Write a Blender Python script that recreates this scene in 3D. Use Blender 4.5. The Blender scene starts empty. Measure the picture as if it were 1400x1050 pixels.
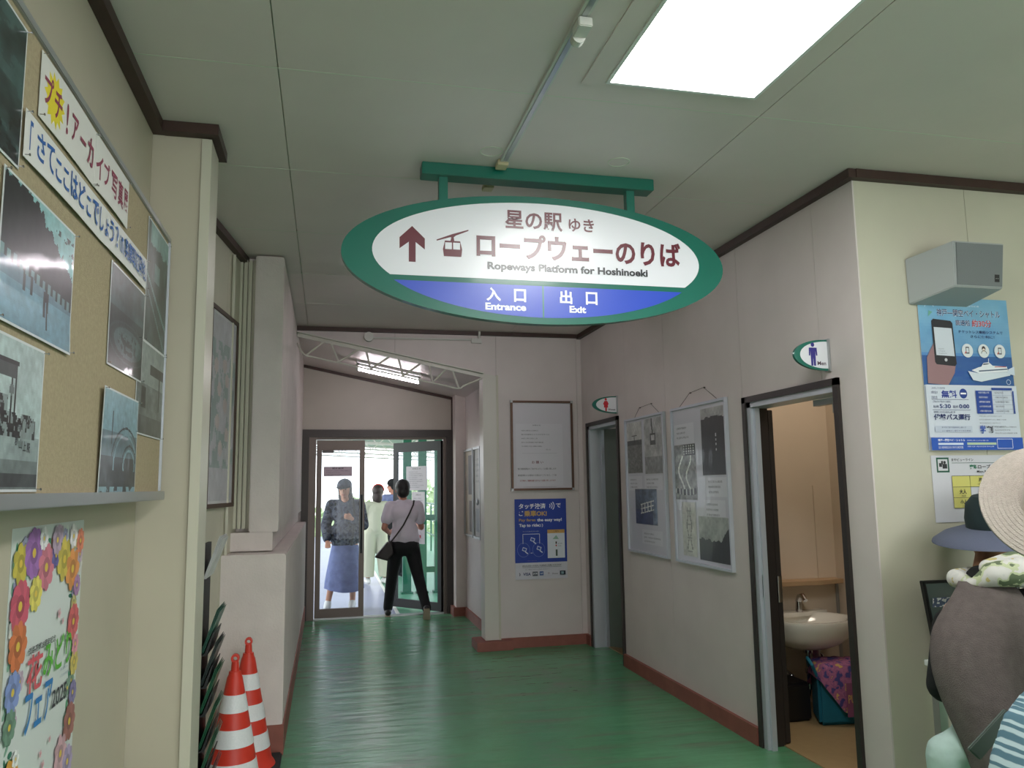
import bpy, bmesh, math, random
import numpy as np
from mathutils import Vector, Matrix

random.seed(7)
SC = bpy.context.scene
COL = SC.collection
PI = math.pi
H = 2.985                      # ceiling height

# ------------------------------------------------------------------ camera
def make_camera():
    yaw, pitch, roll = math.radians(13.25), math.radians(7.35), math.radians(-0.84)
    f = Vector((math.sin(yaw) * math.cos(pitch), math.cos(yaw) * math.cos(pitch), math.sin(pitch)))
    r = Vector((math.cos(yaw), -math.sin(yaw), 0.0))
    u = r.cross(f)
    c, s = math.cos(roll), math.sin(roll)
    R, U = c * r + s * u, -s * r + c * u
    cam = bpy.data.cameras.new('camera')
    cam.sensor_width = 36.0
    cam.lens = 1077.0 / 1400.0 * 36.0
    cam.clip_start = 0.02
    cam.clip_end = 300
    o = bpy.data.objects.new('camera', cam)
    COL.objects.link(o)
    o.matrix_world = Matrix(((R.x, U.x, -f.x, 0), (R.y, U.y, -f.y, 0), (R.z, U.z, -f.z, 1.5), (0, 0, 0, 1)))
    SC.camera = o
make_camera()

# ------------------------------------------------------------------ world, lights, exposure
SC.view_settings.view_transform = 'Standard'
SC.view_settings.look = 'None'
SC.view_settings.gamma = 1.0
SC.view_settings.use_curve_mapping = False
SC.view_settings.exposure = 0.2
try:
    SC.cycles.use_denoising = True
    SC.cycles.max_bounces = 10
    SC.cycles.diffuse_bounces = 5
    SC.cycles.glossy_bounces = 4
    SC.cycles.transmission_bounces = 6
    SC.cycles.transparent_max_bounces = 12
    SC.cycles.sample_clamp_indirect = 6.0
except Exception:
    pass

W = bpy.data.worlds.new('sky')
SC.world = W
W.use_nodes = True
nt = W.node_tree
nt.nodes.clear()
wo = nt.nodes.new('ShaderNodeOutputWorld')
bg = nt.nodes.new('ShaderNodeBackground')
bg.inputs['Color'].default_value = (0.93, 0.98, 1.0, 1)     # hazy overcast summer sky
bg.inputs['Strength'].default_value = 3.2
nt.links.new(bg.outputs[0], wo.inputs[0])

def area_light(name, loc, rot, sx, sy, power, color):
    l = bpy.data.lights.new(name, 'AREA')
    l.shape = 'RECTANGLE'; l.size = sx; l.size_y = sy
    l.energy = power; l.color = color
    o = bpy.data.objects.new(name, l)
    o.location = loc; o.rotation_euler = rot
    COL.objects.link(o)
    return o
# daylight through the big entrance behind the camera
area_light('entrance_daylight', (2.6, -4.7, 1.45), (math.radians(90), 0, 0), 6.0, 2.5, 58, (1.0, 0.99, 0.94))
# daylight arriving through the far glazed doors
area_light('corridor_daylight', (0.7, 11.3, 2.35), (math.radians(-62), 0, 0), 1.8, 0.6, 14, (0.95, 0.93, 1.0))
# the rest rooms' own ceiling lamps (out of view)
area_light('restroom_lamp', (3.0, 4.1, 2.9), (0, 0, 0), 0.5, 0.5, 10, (1.0, 0.87, 0.74))
area_light('second_restroom_lamp', (3.3, 6.4, 2.9), (0, 0, 0), 0.3, 0.3, 4.0, (0.9, 1.0, 1.0))
PANEL_EMIT = 16.0
TUBE_EMIT = 34.0

# ------------------------------------------------------------------ colour and materials
def lin(c):
    def f(v):
        v /= 255.0
        return v / 12.92 if v <= 0.04045 else ((v + 0.055) / 1.055) ** 2.4
    return (f(c[0]), f(c[1]), f(c[2]))

def mat(name, rgb, rough=0.6, metal=0.0, noise=0.0, nscale=8.0, bump=0.0, bscale=60.0, coat=0.0, spec=0.5, stretch=None):
    m = bpy.data.materials.new(name)
    m.use_nodes = True
    t = m.node_tree
    p = t.nodes['Principled BSDF']
    col = lin(rgb)
    p.inputs['Base Color'].default_value = (*col, 1)
    p.inputs['Roughness'].default_value = rough
    p.inputs['Metallic'].default_value = metal
    p.inputs['Specular IOR Level'].default_value = spec
    p.inputs['Coat Weight'].default_value = coat
    p.inputs['Coat Roughness'].default_value = 0.08
    if noise or bump:
        tc = t.nodes.new('ShaderNodeTexCoord')
        mp = t.nodes.new('ShaderNodeMapping')
        t.links.new(tc.outputs['Object'], mp.inputs['Vector'])
        if stretch: mp.inputs['Scale'].default_value = stretch
    if noise:
        n = t.nodes.new('ShaderNodeTexNoise')
        n.inputs['Scale'].default_value = nscale
        n.inputs['Detail'].default_value = 6
        t.links.new(mp.outputs['Vector'], n.inputs['Vector'])
        r = t.nodes.new('ShaderNodeValToRGB')
        r.color_ramp.elements[0].position = 0.3
        r.color_ramp.elements[1].position = 0.7
        a = tuple(max(0, c * (1 - noise)) for c in col); b = tuple(min(1, c * (1 + noise * 0.6)) for c in col)
        r.color_ramp.elements[0].color = (*a, 1); r.color_ramp.elements[1].color = (*b, 1)
        t.links.new(n.outputs['Fac'], r.inputs['Fac'])
        t.links.new(r.outputs['Color'], p.inputs['Base Color'])
    if bump:
        n2 = t.nodes.new('ShaderNodeTexNoise')
        n2.inputs['Scale'].default_value = bscale
        n2.inputs['Detail'].default_value = 3
        t.links.new(mp.outputs['Vector'], n2.inputs['Vector'])
        b = t.nodes.new('ShaderNodeBump')
        b.inputs['Strength'].default_value = bump
        b.inputs['Distance'].default_value = 0.01
        t.links.new(n2.outputs['Fac'], b.inputs['Height'])
        t.links.new(b.outputs['Normal'], p.inputs['Normal'])
    return m

def emit(name, rgb, strength):
    m = bpy.data.materials.new(name)
    m.use_nodes = True
    p = m.node_tree.nodes['Principled BSDF']
    p.inputs['Base Color'].default_value = (0.8, 0.8, 0.8, 1)
    p.inputs['Emission Color'].default_value = (*lin(rgb), 1)
    p.inputs['Emission Strength'].default_value = strength
    return m

def print_mat(name, rough, coat=0.0, wav=0.0, crough=0.06):
    """printed sheet: the ink colours are stored on the faces"""
    m = bpy.data.materials.new(name)
    m.use_nodes = True
    t = m.node_tree
    p = t.nodes['Principled BSDF']
    a = t.nodes.new('ShaderNodeVertexColor'); a.layer_name = 'Col'
    t.links.new(a.outputs['Color'], p.inputs['Base Color'])
    p.inputs['Roughness'].default_value = rough
    p.inputs['Coat Weight'].default_value = coat
    p.inputs['Coat Roughness'].default_value = crough
    if wav:
        tc = t.nodes.new('ShaderNodeTexCoord')
        n = t.nodes.new('ShaderNodeTexNoise'); n.inputs['Scale'].default_value = 9
        b = t.nodes.new('ShaderNodeBump'); b.inputs['Strength'].default_value = wav; b.inputs['Distance'].default_value = 0.02
        t.links.new(tc.outputs['Object'], n.inputs['Vector'])
        t.links.new(n.outputs['Fac'], b.inputs['Height'])
        t.links.new(b.outputs['Normal'], p.inputs['Normal'])
        t.links.new(b.outputs['Normal'], p.inputs['Coat Normal'])
    return m

def floor_mat():
    m = bpy.data.materials.new('green_floor_paint')
    m.use_nodes = True
    t = m.node_tree; p = t.nodes['Principled BSDF']
    tc = t.nodes.new('ShaderNodeTexCoord')
    n = t.nodes.new('ShaderNodeTexNoise'); n.inputs['Scale'].default_value = 1.3; n.inputs['Detail'].default_value = 8
    n.inputs['Roughness'].default_value = 0.65
    t.links.new(tc.outputs['Object'], n.inputs['Vector'])
    r = t.nodes.new('ShaderNodeValToRGB')
    e = r.color_ramp.elements
    e[0].position = 0.30; e[0].color = (*lin((100, 128, 108)), 1)
    e[1].position = 0.62; e[1].color = (*lin((88, 152, 112)), 1)
    x = r.color_ramp.elements.new(0.46); x.color = (*lin((84, 140, 102)), 1)
    t.links.new(n.outputs['Fac'], r.inputs['Fac'])
    # scuffed dirty streaks running across the hall
    mp = t.nodes.new('ShaderNodeMapping'); mp.inputs['Scale'].default_value = (0.9, 5.5, 1)
    t.links.new(tc.outputs['Object'], mp.inputs['Vector'])
    n2 = t.nodes.new('ShaderNodeTexNoise'); n2.inputs['Scale'].default_value = 1.6; n2.inputs['Detail'].default_value = 7
    t.links.new(mp.outputs['Vector'], n2.inputs['Vector'])
    r2 = t.nodes.new('ShaderNodeValToRGB')
    r2.color_ramp.elements[0].position = 0.54; r2.color_ramp.elements[0].color = (0, 0, 0, 1)
    r2.color_ramp.elements[1].position = 0.72; r2.color_ramp.elements[1].color = (0.55, 0.55, 0.55, 1)
    t.links.new(n2.outputs['Fac'], r2.inputs['Fac'])
    mx = t.nodes.new('ShaderNodeMixRGB')
    mx.inputs['Color2'].default_value = (*lin((104, 114, 98)), 1)
    t.links.new(r2.outputs['Color'], mx.inputs['Fac'])
    t.links.new(r.outputs['Color'], mx.inputs['Color1'])
    t.links.new(mx.outputs['Color'], p.inputs['Base Color'])
    # uneven slab, glossy paint
    mp2 = t.nodes.new('ShaderNodeMapping'); mp2.inputs['Scale'].default_value = (1.0, 5.0, 1)
    t.links.new(tc.outputs['Object'], mp2.inputs['Vector'])
    n3 = t.nodes.new('ShaderNodeTexNoise'); n3.inputs['Scale'].default_value = 2.2; n3.inputs['Detail'].default_value = 3
    t.links.new(mp2.outputs['Vector'], n3.inputs['Vector'])
    b = t.nodes.new('ShaderNodeBump'); b.inputs['Strength'].default_value = 0.35; b.inputs['Distance'].default_value = 0.03
    t.links.new(n3.outputs['Fac'], b.inputs['Height'])
    t.links.new(b.outputs['Normal'], p.inputs['Normal'])
    p.inputs['Roughness'].default_value = 0.27
    p.inputs['Specular IOR Level'].default_value = 0.45
    return m

def glass_mat(name, tint=(1, 1, 1), alpha_mix=0.1):
    m = bpy.data.materials.new(name)
    m.use_nodes = True
    t = m.node_tree; t.nodes.clear()
    o = t.nodes.new('ShaderNodeOutputMaterial')
    tr = t.nodes.new('ShaderNodeBsdfTransparent'); tr.inputs['Color'].default_value = (*tint, 1)
    gl = t.nodes.new('ShaderNodeBsdfGlossy'); gl.inputs['Roughness'].default_value = 0.02
    mx = t.nodes.new('ShaderNodeMixShader'); mx.inputs[0].default_value = alpha_mix
    t.links.new(tr.outputs[0], mx.inputs[1]); t.links.new(gl.outputs[0], mx.inputs[2]); t.links.new(mx.outputs[0], o.inputs[0])
    return m

def plaid_mat(name, base, c1, scale):
    m = bpy.data.materials.new(name)
    m.use_nodes = True
    t = m.node_tree; p = t.nodes['Principled BSDF']
    tc = t.nodes.new('ShaderNodeTexCoord')
    cols = []
    for d in ('X', 'Z'):
        w = t.nodes.new('ShaderNodeTexWave'); w.wave_type = 'BANDS'; w.bands_direction = d
        w.inputs['Scale'].default_value = scale; w.inputs['Distortion'].default_value = 1.2
        t.links.new(tc.outputs['Object'], w.inputs['Vector'])
        r = t.nodes.new('ShaderNodeValToRGB')
        r.color_ramp.elements[0].position = 0.62; r.color_ramp.elements[1].position = 0.78
        t.links.new(w.outputs['Fac'], r.inputs['Fac'])
        cols.append(r)
    mx = t.nodes.new('ShaderNodeMath'); mx.operation = 'MAXIMUM'
    t.links.new(cols[0].outputs['Color'], mx.inputs[0]); t.links.new(cols[1].outputs['Color'], mx.inputs[1])
    mi = t.nodes.new('ShaderNodeMixRGB')
    mi.inputs['Color1'].default_value = (*lin(base), 1); mi.inputs['Color2'].default_value = (*lin(c1), 1)
    t.links.new(mx.outputs[0], mi.inputs['Fac'])
    t.links.new(mi.outputs[0], p.inputs['Base Color'])
    p.inputs['Roughness'].default_value = 0.85
    return m

def patch_mat(name, cols, scale, rough=0.85):
    """irregular printed patches (floral or camouflage cloth)"""
    m = bpy.data.materials.new(name)
    m.use_nodes = True
    t = m.node_tree; p = t.nodes['Principled BSDF']
    tc = t.nodes.new('ShaderNodeTexCoord')
    n = t.nodes.new('ShaderNodeTexNoise'); n.inputs['Scale'].default_value = scale; n.inputs['Detail'].default_value = 2.5
    t.links.new(tc.outputs['Object'], n.inputs['Vector'])
    r = t.nodes.new('ShaderNodeValToRGB'); r.color_ramp.interpolation = 'CONSTANT'
    e = r.color_ramp.elements
    k = len(cols)
    e[0].position = 0.0; e[0].color = (*lin(cols[0]), 1)
    e[1].position = 0.36 + 0.28 * 1 / (k - 1) if k > 1 else 1; e[1].color = (*lin(cols[1]), 1)
    for i in range(2, k):
        q = e.new(0.36 + 0.28 * i / (k - 1)); q.color = (*lin(cols[i]), 1)
    t.links.new(n.outputs['Fac'], r.inputs['Fac'])
    t.links.new(r.outputs['Color'], p.inputs['Base Color'])
    p.inputs['Roughness'].default_value = rough
    return m

M = {
    'floor': floor_mat(),
    'wall': mat('cream_wall_panel', (194, 190, 172), 0.5, noise=0.05, nscale=3, bump=0.03, bscale=25),
    'wall_dim': mat('dimmed_cream_wall_panel', (184, 176, 158), 0.5, noise=0.05, nscale=3, bump=0.03, bscale=25),  # cream panel with the dimness of the left side put into its colour
    'wall_far': mat('grey_beige_wall_panel', (178, 170, 160), 0.5, noise=0.05, nscale=3),
    'wall_pale': mat('pale_wall_panel', (210, 200, 198), 0.5, noise=0.05, nscale=3, bump=0.03, bscale=25),
    'plaster': mat('pale_plaster', (212, 202, 198), 0.75, noise=0.06, nscale=6, bump=0.25, bscale=90),
    'room_wall': mat('rest_room_wall', (212, 196, 176), 0.6, noise=0.04, nscale=3),
    'ceiling': mat('ceiling_panel', (218, 205, 203), 0.45, noise=0.04, nscale=2.5, bump=0.03, bscale=30),
    'joint': mat('joint_filler', (120, 116, 100), 0.8),
    'cjoint': mat('ceiling_joint_filler', (205, 210, 195), 0.7),
    'trim': mat('dark_brown_trim', (62, 40, 34), 0.5, noise=0.15, nscale=12),
    'base': mat('red_brown_baseboard', (140, 84, 72), 0.6, noise=0.15, nscale=9),
    'angle': mat('cream_corner_angle', (196, 192, 176), 0.4),
    'steel_w': mat('white_painted_steel', (206, 202, 194), 0.4),
    'alu': mat('brushed_aluminium', (176, 178, 180), 0.35, 0.7),
    'alu_l': mat('pale_aluminium', (196, 200, 210), 0.4, 0.35),
    'brown_alu': mat('brown_grey_aluminium', (104, 92, 86), 0.4, 0.35),
    'dark_alu': mat('dark_bronze_aluminium', (58, 52, 50), 0.4, 0.4),
    'black': mat('black_plastic', (24, 24, 26), 0.45),
    'black_metal': mat('black_metal', (22, 22, 24), 0.5),
    'dark_door': mat('dark_door_face', (44, 38, 36), 0.5, noise=0.1, nscale=10),
    'grey_door': mat('grey_green_door_face', (104, 112, 108), 0.5, noise=0.06, nscale=6),
    'sign_green': mat('sign_green_paint', (8, 104, 88), 0.30, noise=0.08, nscale=3, coat=0.3),
    'cork': mat('cork_board', (164, 150, 122), 0.9, noise=0.12, nscale=90, bump=0.2, bscale=200),
    'red': mat('cone_red_plastic', (206, 56, 40), 0.45, noise=0.08, nscale=8),
    'reflect': mat('white_reflective_band', (224, 226, 228), 0.4, noise=0.05, nscale=120),
    'rubber': mat('black_rubber', (34, 34, 36), 0.8),
    'pvc': mat('white_pvc', (205, 205, 200), 0.4),
    'beige_pvc': mat('beige_pvc', (196, 184, 150), 0.45),
    'speaker': mat('speaker_cabinet_grey', (158, 162, 162), 0.5),
    'grille': mat('speaker_grille_cloth', (122, 126, 128), 0.8, bump=0.4, bscale=500),
    'ceramic': mat('white_ceramic', (225, 222, 212), 0.12, coat=0.5),
    'chrome': mat('chrome', (200, 200, 204), 0.12, 1.0),
    'bronze_frame': mat('brown_metal_frame', (96, 70, 56), 0.35, 0.4),
    'brown_frame': mat('dark_wooden_frame', (72, 52, 40), 0.45),
    'room_floor': mat('beige_sheet_floor', (150, 128, 92), 0.5, noise=0.06, nscale=20),
    'shelf': mat('wooden_shelf', (176, 146, 112), 0.5, noise=0.12, nscale=6, stretch=(1, 8, 8)),
    'walk_grey': mat('grey_walkway_paint', (128, 132, 160), 0.35, noise=0.1, nscale=2),
    'walk_green': mat('green_walkway_paint', (84, 140, 112), 0.4, noise=0.1, nscale=2),
    'post_green': mat('green_painted_steel', (14, 96, 70), 0.4, noise=0.08, nscale=4),
    'roof': mat('corrugated_roof_sheet', (150, 160, 158), 0.6),
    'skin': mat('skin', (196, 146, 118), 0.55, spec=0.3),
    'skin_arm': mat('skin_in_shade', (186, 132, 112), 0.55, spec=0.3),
    'hair': mat('black_hair', (26, 22, 22), 0.5, bump=0.5, bscale=120, stretch=(1, 1, 0.15)),
    'hair_b': mat('dark_brown_hair', (48, 34, 32), 0.5, bump=0.5, bscale=120, stretch=(1, 1, 0.15)),
    'eye': mat('dark_eye', (20, 16, 14), 0.2),
    'lip': mat('lips', (160, 84, 78), 0.5),
    'white_cloth': mat('white_cotton', (214, 206, 218), 0.9, bump=0.3, bscale=14),
    'black_cloth': mat('black_cloth', (20, 21, 24), 0.9, bump=0.3, bscale=14),
    'cream_cloth': mat('cream_cloth', (186, 188, 168), 0.9, bump=0.3, bscale=14),
    'shawl': mat('grey_knitted_shawl', (112, 102, 100), 0.95, noise=0.14, nscale=30, bump=0.6, bscale=260),
    'blue_grey': mat('blue_grey_felt', (96, 102, 124), 0.85, bump=0.2, bscale=120),
    'teal_dark': mat('dark_teal_cloth', (32, 48, 52), 0.9, noise=0.1, nscale=20),
    'straw': mat('pale_woven_hat', (178, 168, 160), 0.9, noise=0.08, nscale=60, bump=0.5, bscale=260),
    'denim': mat('pale_denim', (112, 122, 162), 0.9, noise=0.2, nscale=14, bump=0.4, bscale=16),
    'pale_teal': mat('pale_teal_cloth', (186, 212, 206), 0.9, noise=0.06, nscale=20, bump=0.3, bscale=20),
    'camo': patch_mat('grey_patterned_jacket', [(34, 36, 46), (60, 66, 84), (88, 92, 100), (44, 50, 46)], 26),
    'scarf': patch_mat('floral_scarf', [(110, 124, 96), (200, 208, 170), (222, 220, 216), (226, 224, 220), (218, 218, 214), (204, 190, 130)], 13),
    'strap_grey': mat('grey_green_strap', (92, 104, 98), 0.8),
    'plaid': plaid_mat('blue_white_plaid', (186, 208, 214), (84, 120, 136), 12),
    'leather': mat('brown_black_leather', (40, 30, 30), 0.5),
    'sole': mat('tan_rubber_sole', (190, 168, 150), 0.8),
    'shoe_white': mat('white_shoe', (220, 222, 218), 0.7),
    'teal_bag': mat('teal_bag_cloth', (16, 104, 128), 0.8, noise=0.1, nscale=8),
    'screen': mat('monitor_screen', (84, 96, 94), 0.25),
    'panel_glow': emit('lamp_diffuser', (255, 255, 252), PANEL_EMIT),
    'tube_glow': emit('fluorescent_tube', (255, 244, 250), TUBE_EMIT),
    'lamp_body': mat('white_lamp_body', (228, 228, 230), 0.4),
    'paper': print_mat('printed_paper', 0.55),
    'photo': print_mat('glossy_photo_print', 0.34, 0.14, 0.07),
    'laminate': print_mat('laminated_print', 0.35, 0.30, 0.10),
    'sign_face': print_mat('printed_sign_face', 0.36, 0.8, crough=0.24),
    'leaf': mat('tree_leaves', (176, 196, 150), 0.6, noise=0.3, nscale=3),
    'bark': mat('tree_bark', (98, 86, 70), 0.9, noise=0.2, nscale=10),
    'ground': mat('hillside_ground', (190, 200, 170), 0.95, noise=0.2, nscale=1),
    'glass': glass_mat('clear_glass', (0.90, 0.92, 0.95), 0.015),
    'black_leaflet': mat('dark_rack_pocket', (18, 34, 30), 0.4),
    'wire': mat('thin_wire', (60, 48, 44), 0.6),
    'dark_void': mat('dark_interior', (60, 58, 56), 0.8),
}

# ------------------------------------------------------------------ object plumbing
OFF = {}
def tag(o, label=None, cat=None, group=None, kind=None):
    if label: o['label'] = label
    if cat: o['category'] = cat
    if group: o['group'] = group
    if kind: o['kind'] = kind
    return o

def thing(name, label, cat, loc, group=None):
    o = bpy.data.objects.new(name, None)
    o.empty_display_size = 0.05
    COL.objects.link(o)
    o.location = loc
    OFF[o.name] = Vector(loc)
    return tag(o, label, cat, group)

def finish(me, name, mats, parent, smooth, world=None):
    for mm in (mats if isinstance(mats, (list, tuple)) else [mats]):
        me.materials.append(M[mm] if isinstance(mm, str) else mm)
    o = bpy.data.objects.new(name, me)
    COL.objects.link(o)
    n = len(me.vertices)
    co = np.empty(n * 3); me.vertices.foreach_get('co', co); co = co.reshape(-1, 3)
    if parent is not None:
        off = OFF[parent.name]
        o.parent = parent
        OFF[o.name] = off
    else:
        off = Vector(((co[:, 0].min() + co[:, 0].max()) / 2, (co[:, 1].min() + co[:, 1].max()) / 2, co[:, 2].min()))
        o.location = off
        OFF[o.name] = off.copy()
    co -= np.array(off)
    me.vertices.foreach_set('co', co.ravel())
    if smooth:
        me.polygons.foreach_set('use_smooth', [True] * len(me.polygons))
    me.update()
    return o

class MB:
    def __init__(s): s.v = []; s.f = []; s.m = []; s.mi = 0
    def add(s, vs, fs):
        b = len(s.v); s.v += [tuple(v) for v in vs]
        for f in fs: s.f.append(tuple(b + i for i in f)); s.m.append(s.mi)
        return s
    def box(s, a, b):
        x0, x1 = sorted((a[0], b[0])); y0, y1 = sorted((a[1], b[1])); z0, z1 = sorted((a[2], b[2]))
        return s.add([(x0, y0, z0), (x1, y0, z0), (x1, y1, z0), (x0, y1, z0), (x0, y0, z1), (x1, y0, z1), (x1, y1, z1), (x0, y1, z1)],
                     [(0, 3, 2, 1), (4, 5, 6, 7), (0, 1, 5, 4), (1, 2, 6, 5), (2, 3, 7, 6), (3, 0, 4, 7)])
    def prism(s, pts, vec):
        """pts: 3-D polygon, extruded by vec"""
        n = len(pts); vec = Vector(vec)
        A = [Vector(p) for p in pts]
        nr = Vector((0, 0, 0))
        for i in range(n): nr += A[i].cross(A[(i + 1) % n])
        if nr.dot(vec) > 0: A.reverse()
        B = [p + vec for p in A]
        return s.add(A + B, [tuple(range(n)), tuple(range(2 * n - 1, n - 1, -1))] + [(i, i + n, (i + 1) % n + n, (i + 1) % n) for i in range(n)])
    def cyl(s, p0, p1, r0, r1=None, n=16, caps=True):
        r1 = r0 if r1 is None else r1
        p0 = Vector(p0); p1 = Vector(p1); d = (p1 - p0).normalized()
        a = d.orthogonal().normalized(); b = d.cross(a)
        vs = []
        for p, r in ((p0, r0), (p1, r1)):
            for i in range(n):
                t = 2 * PI * i / n; vs.append(p + r * (math.cos(t) * a + math.sin(t) * b))
        fs = [(i, (i + 1) % n, (i + 1) % n + n, i + n) for i in range(n)]
        if caps: fs += [tuple(range(n - 1, -1, -1)), tuple(range(n, 2 * n))]
        return s.add(vs, fs)
    def tube(s, pts, r, n=8):
        pts = [Vector(p) for p in pts]; rings = []; k = len(pts)
        up = None
        vs = []; fs = []
        for i, p in enumerate(pts):
            d = (pts[min(i + 1, k - 1)] - pts[max(i - 1, 0)]).normalized()
            a = d.orthogonal().normalized() if up is None else (up - up.dot(d) * d).normalized()
            up = a; b = d.cross(a)
            rr = r[i] if isinstance(r, (list, tuple)) else r
            for j in range(n):
                t = 2 * PI * j / n; vs.append(p + rr * (math.cos(t) * a + math.sin(t) * b))
        for i in range(k - 1):
            for j in range(n):
                fs.append((i * n + j, i * n + (j + 1) % n, (i + 1) * n + (j + 1) % n, (i + 1) * n + j))
        fs += [tuple(range(n - 1, -1, -1)), tuple(range((k - 1) * n, k * n))]
        return s.add(vs, fs)
    def lathe(s, prof, c=(0, 0, 0), n=32, sx=1.0, sy=1.0, mtx=None):
        """prof: list of (r, z)"""
        vs = []; fs = []; k = len(prof); c = Vector(c)
        for r, z in prof:
            for j in range(n):
                t = 2 * PI * j / n
                v = Vector((r * sx * math.cos(t), r * sy * math.sin(t), z))
                if mtx: v = mtx @ v
                vs.append(v + c)
        for i in range(k - 1):
            for j in range(n):
                fs.append((i * n + j, i * n + (j + 1) % n, (i + 1) * n + (j + 1) % n, (i + 1) * n + j))
        if prof[0][0] > 1e-6: fs.append(tuple(range(n - 1, -1, -1)))
        if prof[-1][0] > 1e-6: fs.append(tuple(range((k - 1) * n, k * n)))
        return s.add(vs, fs)
    def ball(s, c, r, n=16, mtx=None, rad=(1, 1, 1)):
        vs = []; fs = []; c = Vector(c); k = n // 2
        for i in range(k + 1):
            ph = PI * i / k
            for j in range(n):
                t = 2 * PI * j / n
                v = Vector((r * rad[0] * math.sin(ph) * math.cos(t), r * rad[1] * math.sin(ph) * math.sin(t), r * rad[2] * math.cos(ph)))
                if mtx: v = mtx @ v
                vs.append(c + v)
        for i in range(k):
            for j in range(n):
                fs.append((i * n + j, (i + 1) * n + j, (i + 1) * n + (j + 1) % n, i * n + (j + 1) % n))
        return s.add(vs, fs)
    def mesh(s, name):
        me = bpy.data.meshes.new(name)
        me.from_pydata(s.v, [], s.f)
        me.polygons.foreach_set('material_index', s.m)
        me.update()
        return me
    def build(s, name, mats, parent=None, smooth=False, bevel=0.0):
        me = s.mesh(name)
        if bevel:
            bm = bmesh.new(); bm.from_mesh(me)
            bmesh.ops.remove_doubles(bm, verts=bm.verts, dist=1e-5)
            bmesh.ops.bevel(bm, geom=[e for e in bm.edges if len(e.link_faces) == 2 and e.calc_face_angle(0) > 0.5], offset=bevel, segments=2, affect='EDGES', clamp_overlap=True)
            bm.to_mesh(me); bm.free()
        o = finish(me, name, mats, parent, smooth)
        if smooth:
            try: me.set_sharp_from_angle(angle=math.radians(40))
            except Exception: pass
        return o

def B(name, a, b, m, parent=None, bevel=0.0):
    return MB().box(a, b).build(name, m, parent, bevel=bevel)
def struct(o, label=None):
    o['kind'] = 'structure'
    if label: o['label'] = label
    return o
def copy_tree(o, parent=None):
    c = o.copy(); COL.objects.link(c)
    if parent is not None: c.parent = parent
    for ch in list(o.children): copy_tree(ch, c)
    return c

# ------------------------------------------------------------------ flat artwork (printed sheets)
_TXT = {}
def text_geo(s, bold=0.0):
    key = (s, bold)
    if key not in _TXT:
        cu = bpy.data.curves.new('tmp', 'FONT')
        cu.body = s; cu.size = 1.0; cu.offset = bold; cu.resolution_u = 3
        o = bpy.data.objects.new('tmp', cu)
        COL.objects.link(o)
        dg = bpy.context.evaluated_depsgraph_get()
        me = bpy.data.meshes.new_from_object(o.evaluated_get(dg), depsgraph=dg)
        vs = [(v.co.x, v.co.y) for v in me.vertices]
        fs = []
        for p in me.polygons:
            i = list(p.vertices)
            if p.normal.z < 0: i.reverse()
            fs.append(tuple(i))
        bpy.data.objects.remove(o); bpy.data.curves.remove(cu); bpy.data.meshes.remove(me)
        _TXT[key] = (vs, fs)
    return _TXT[key]

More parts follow.
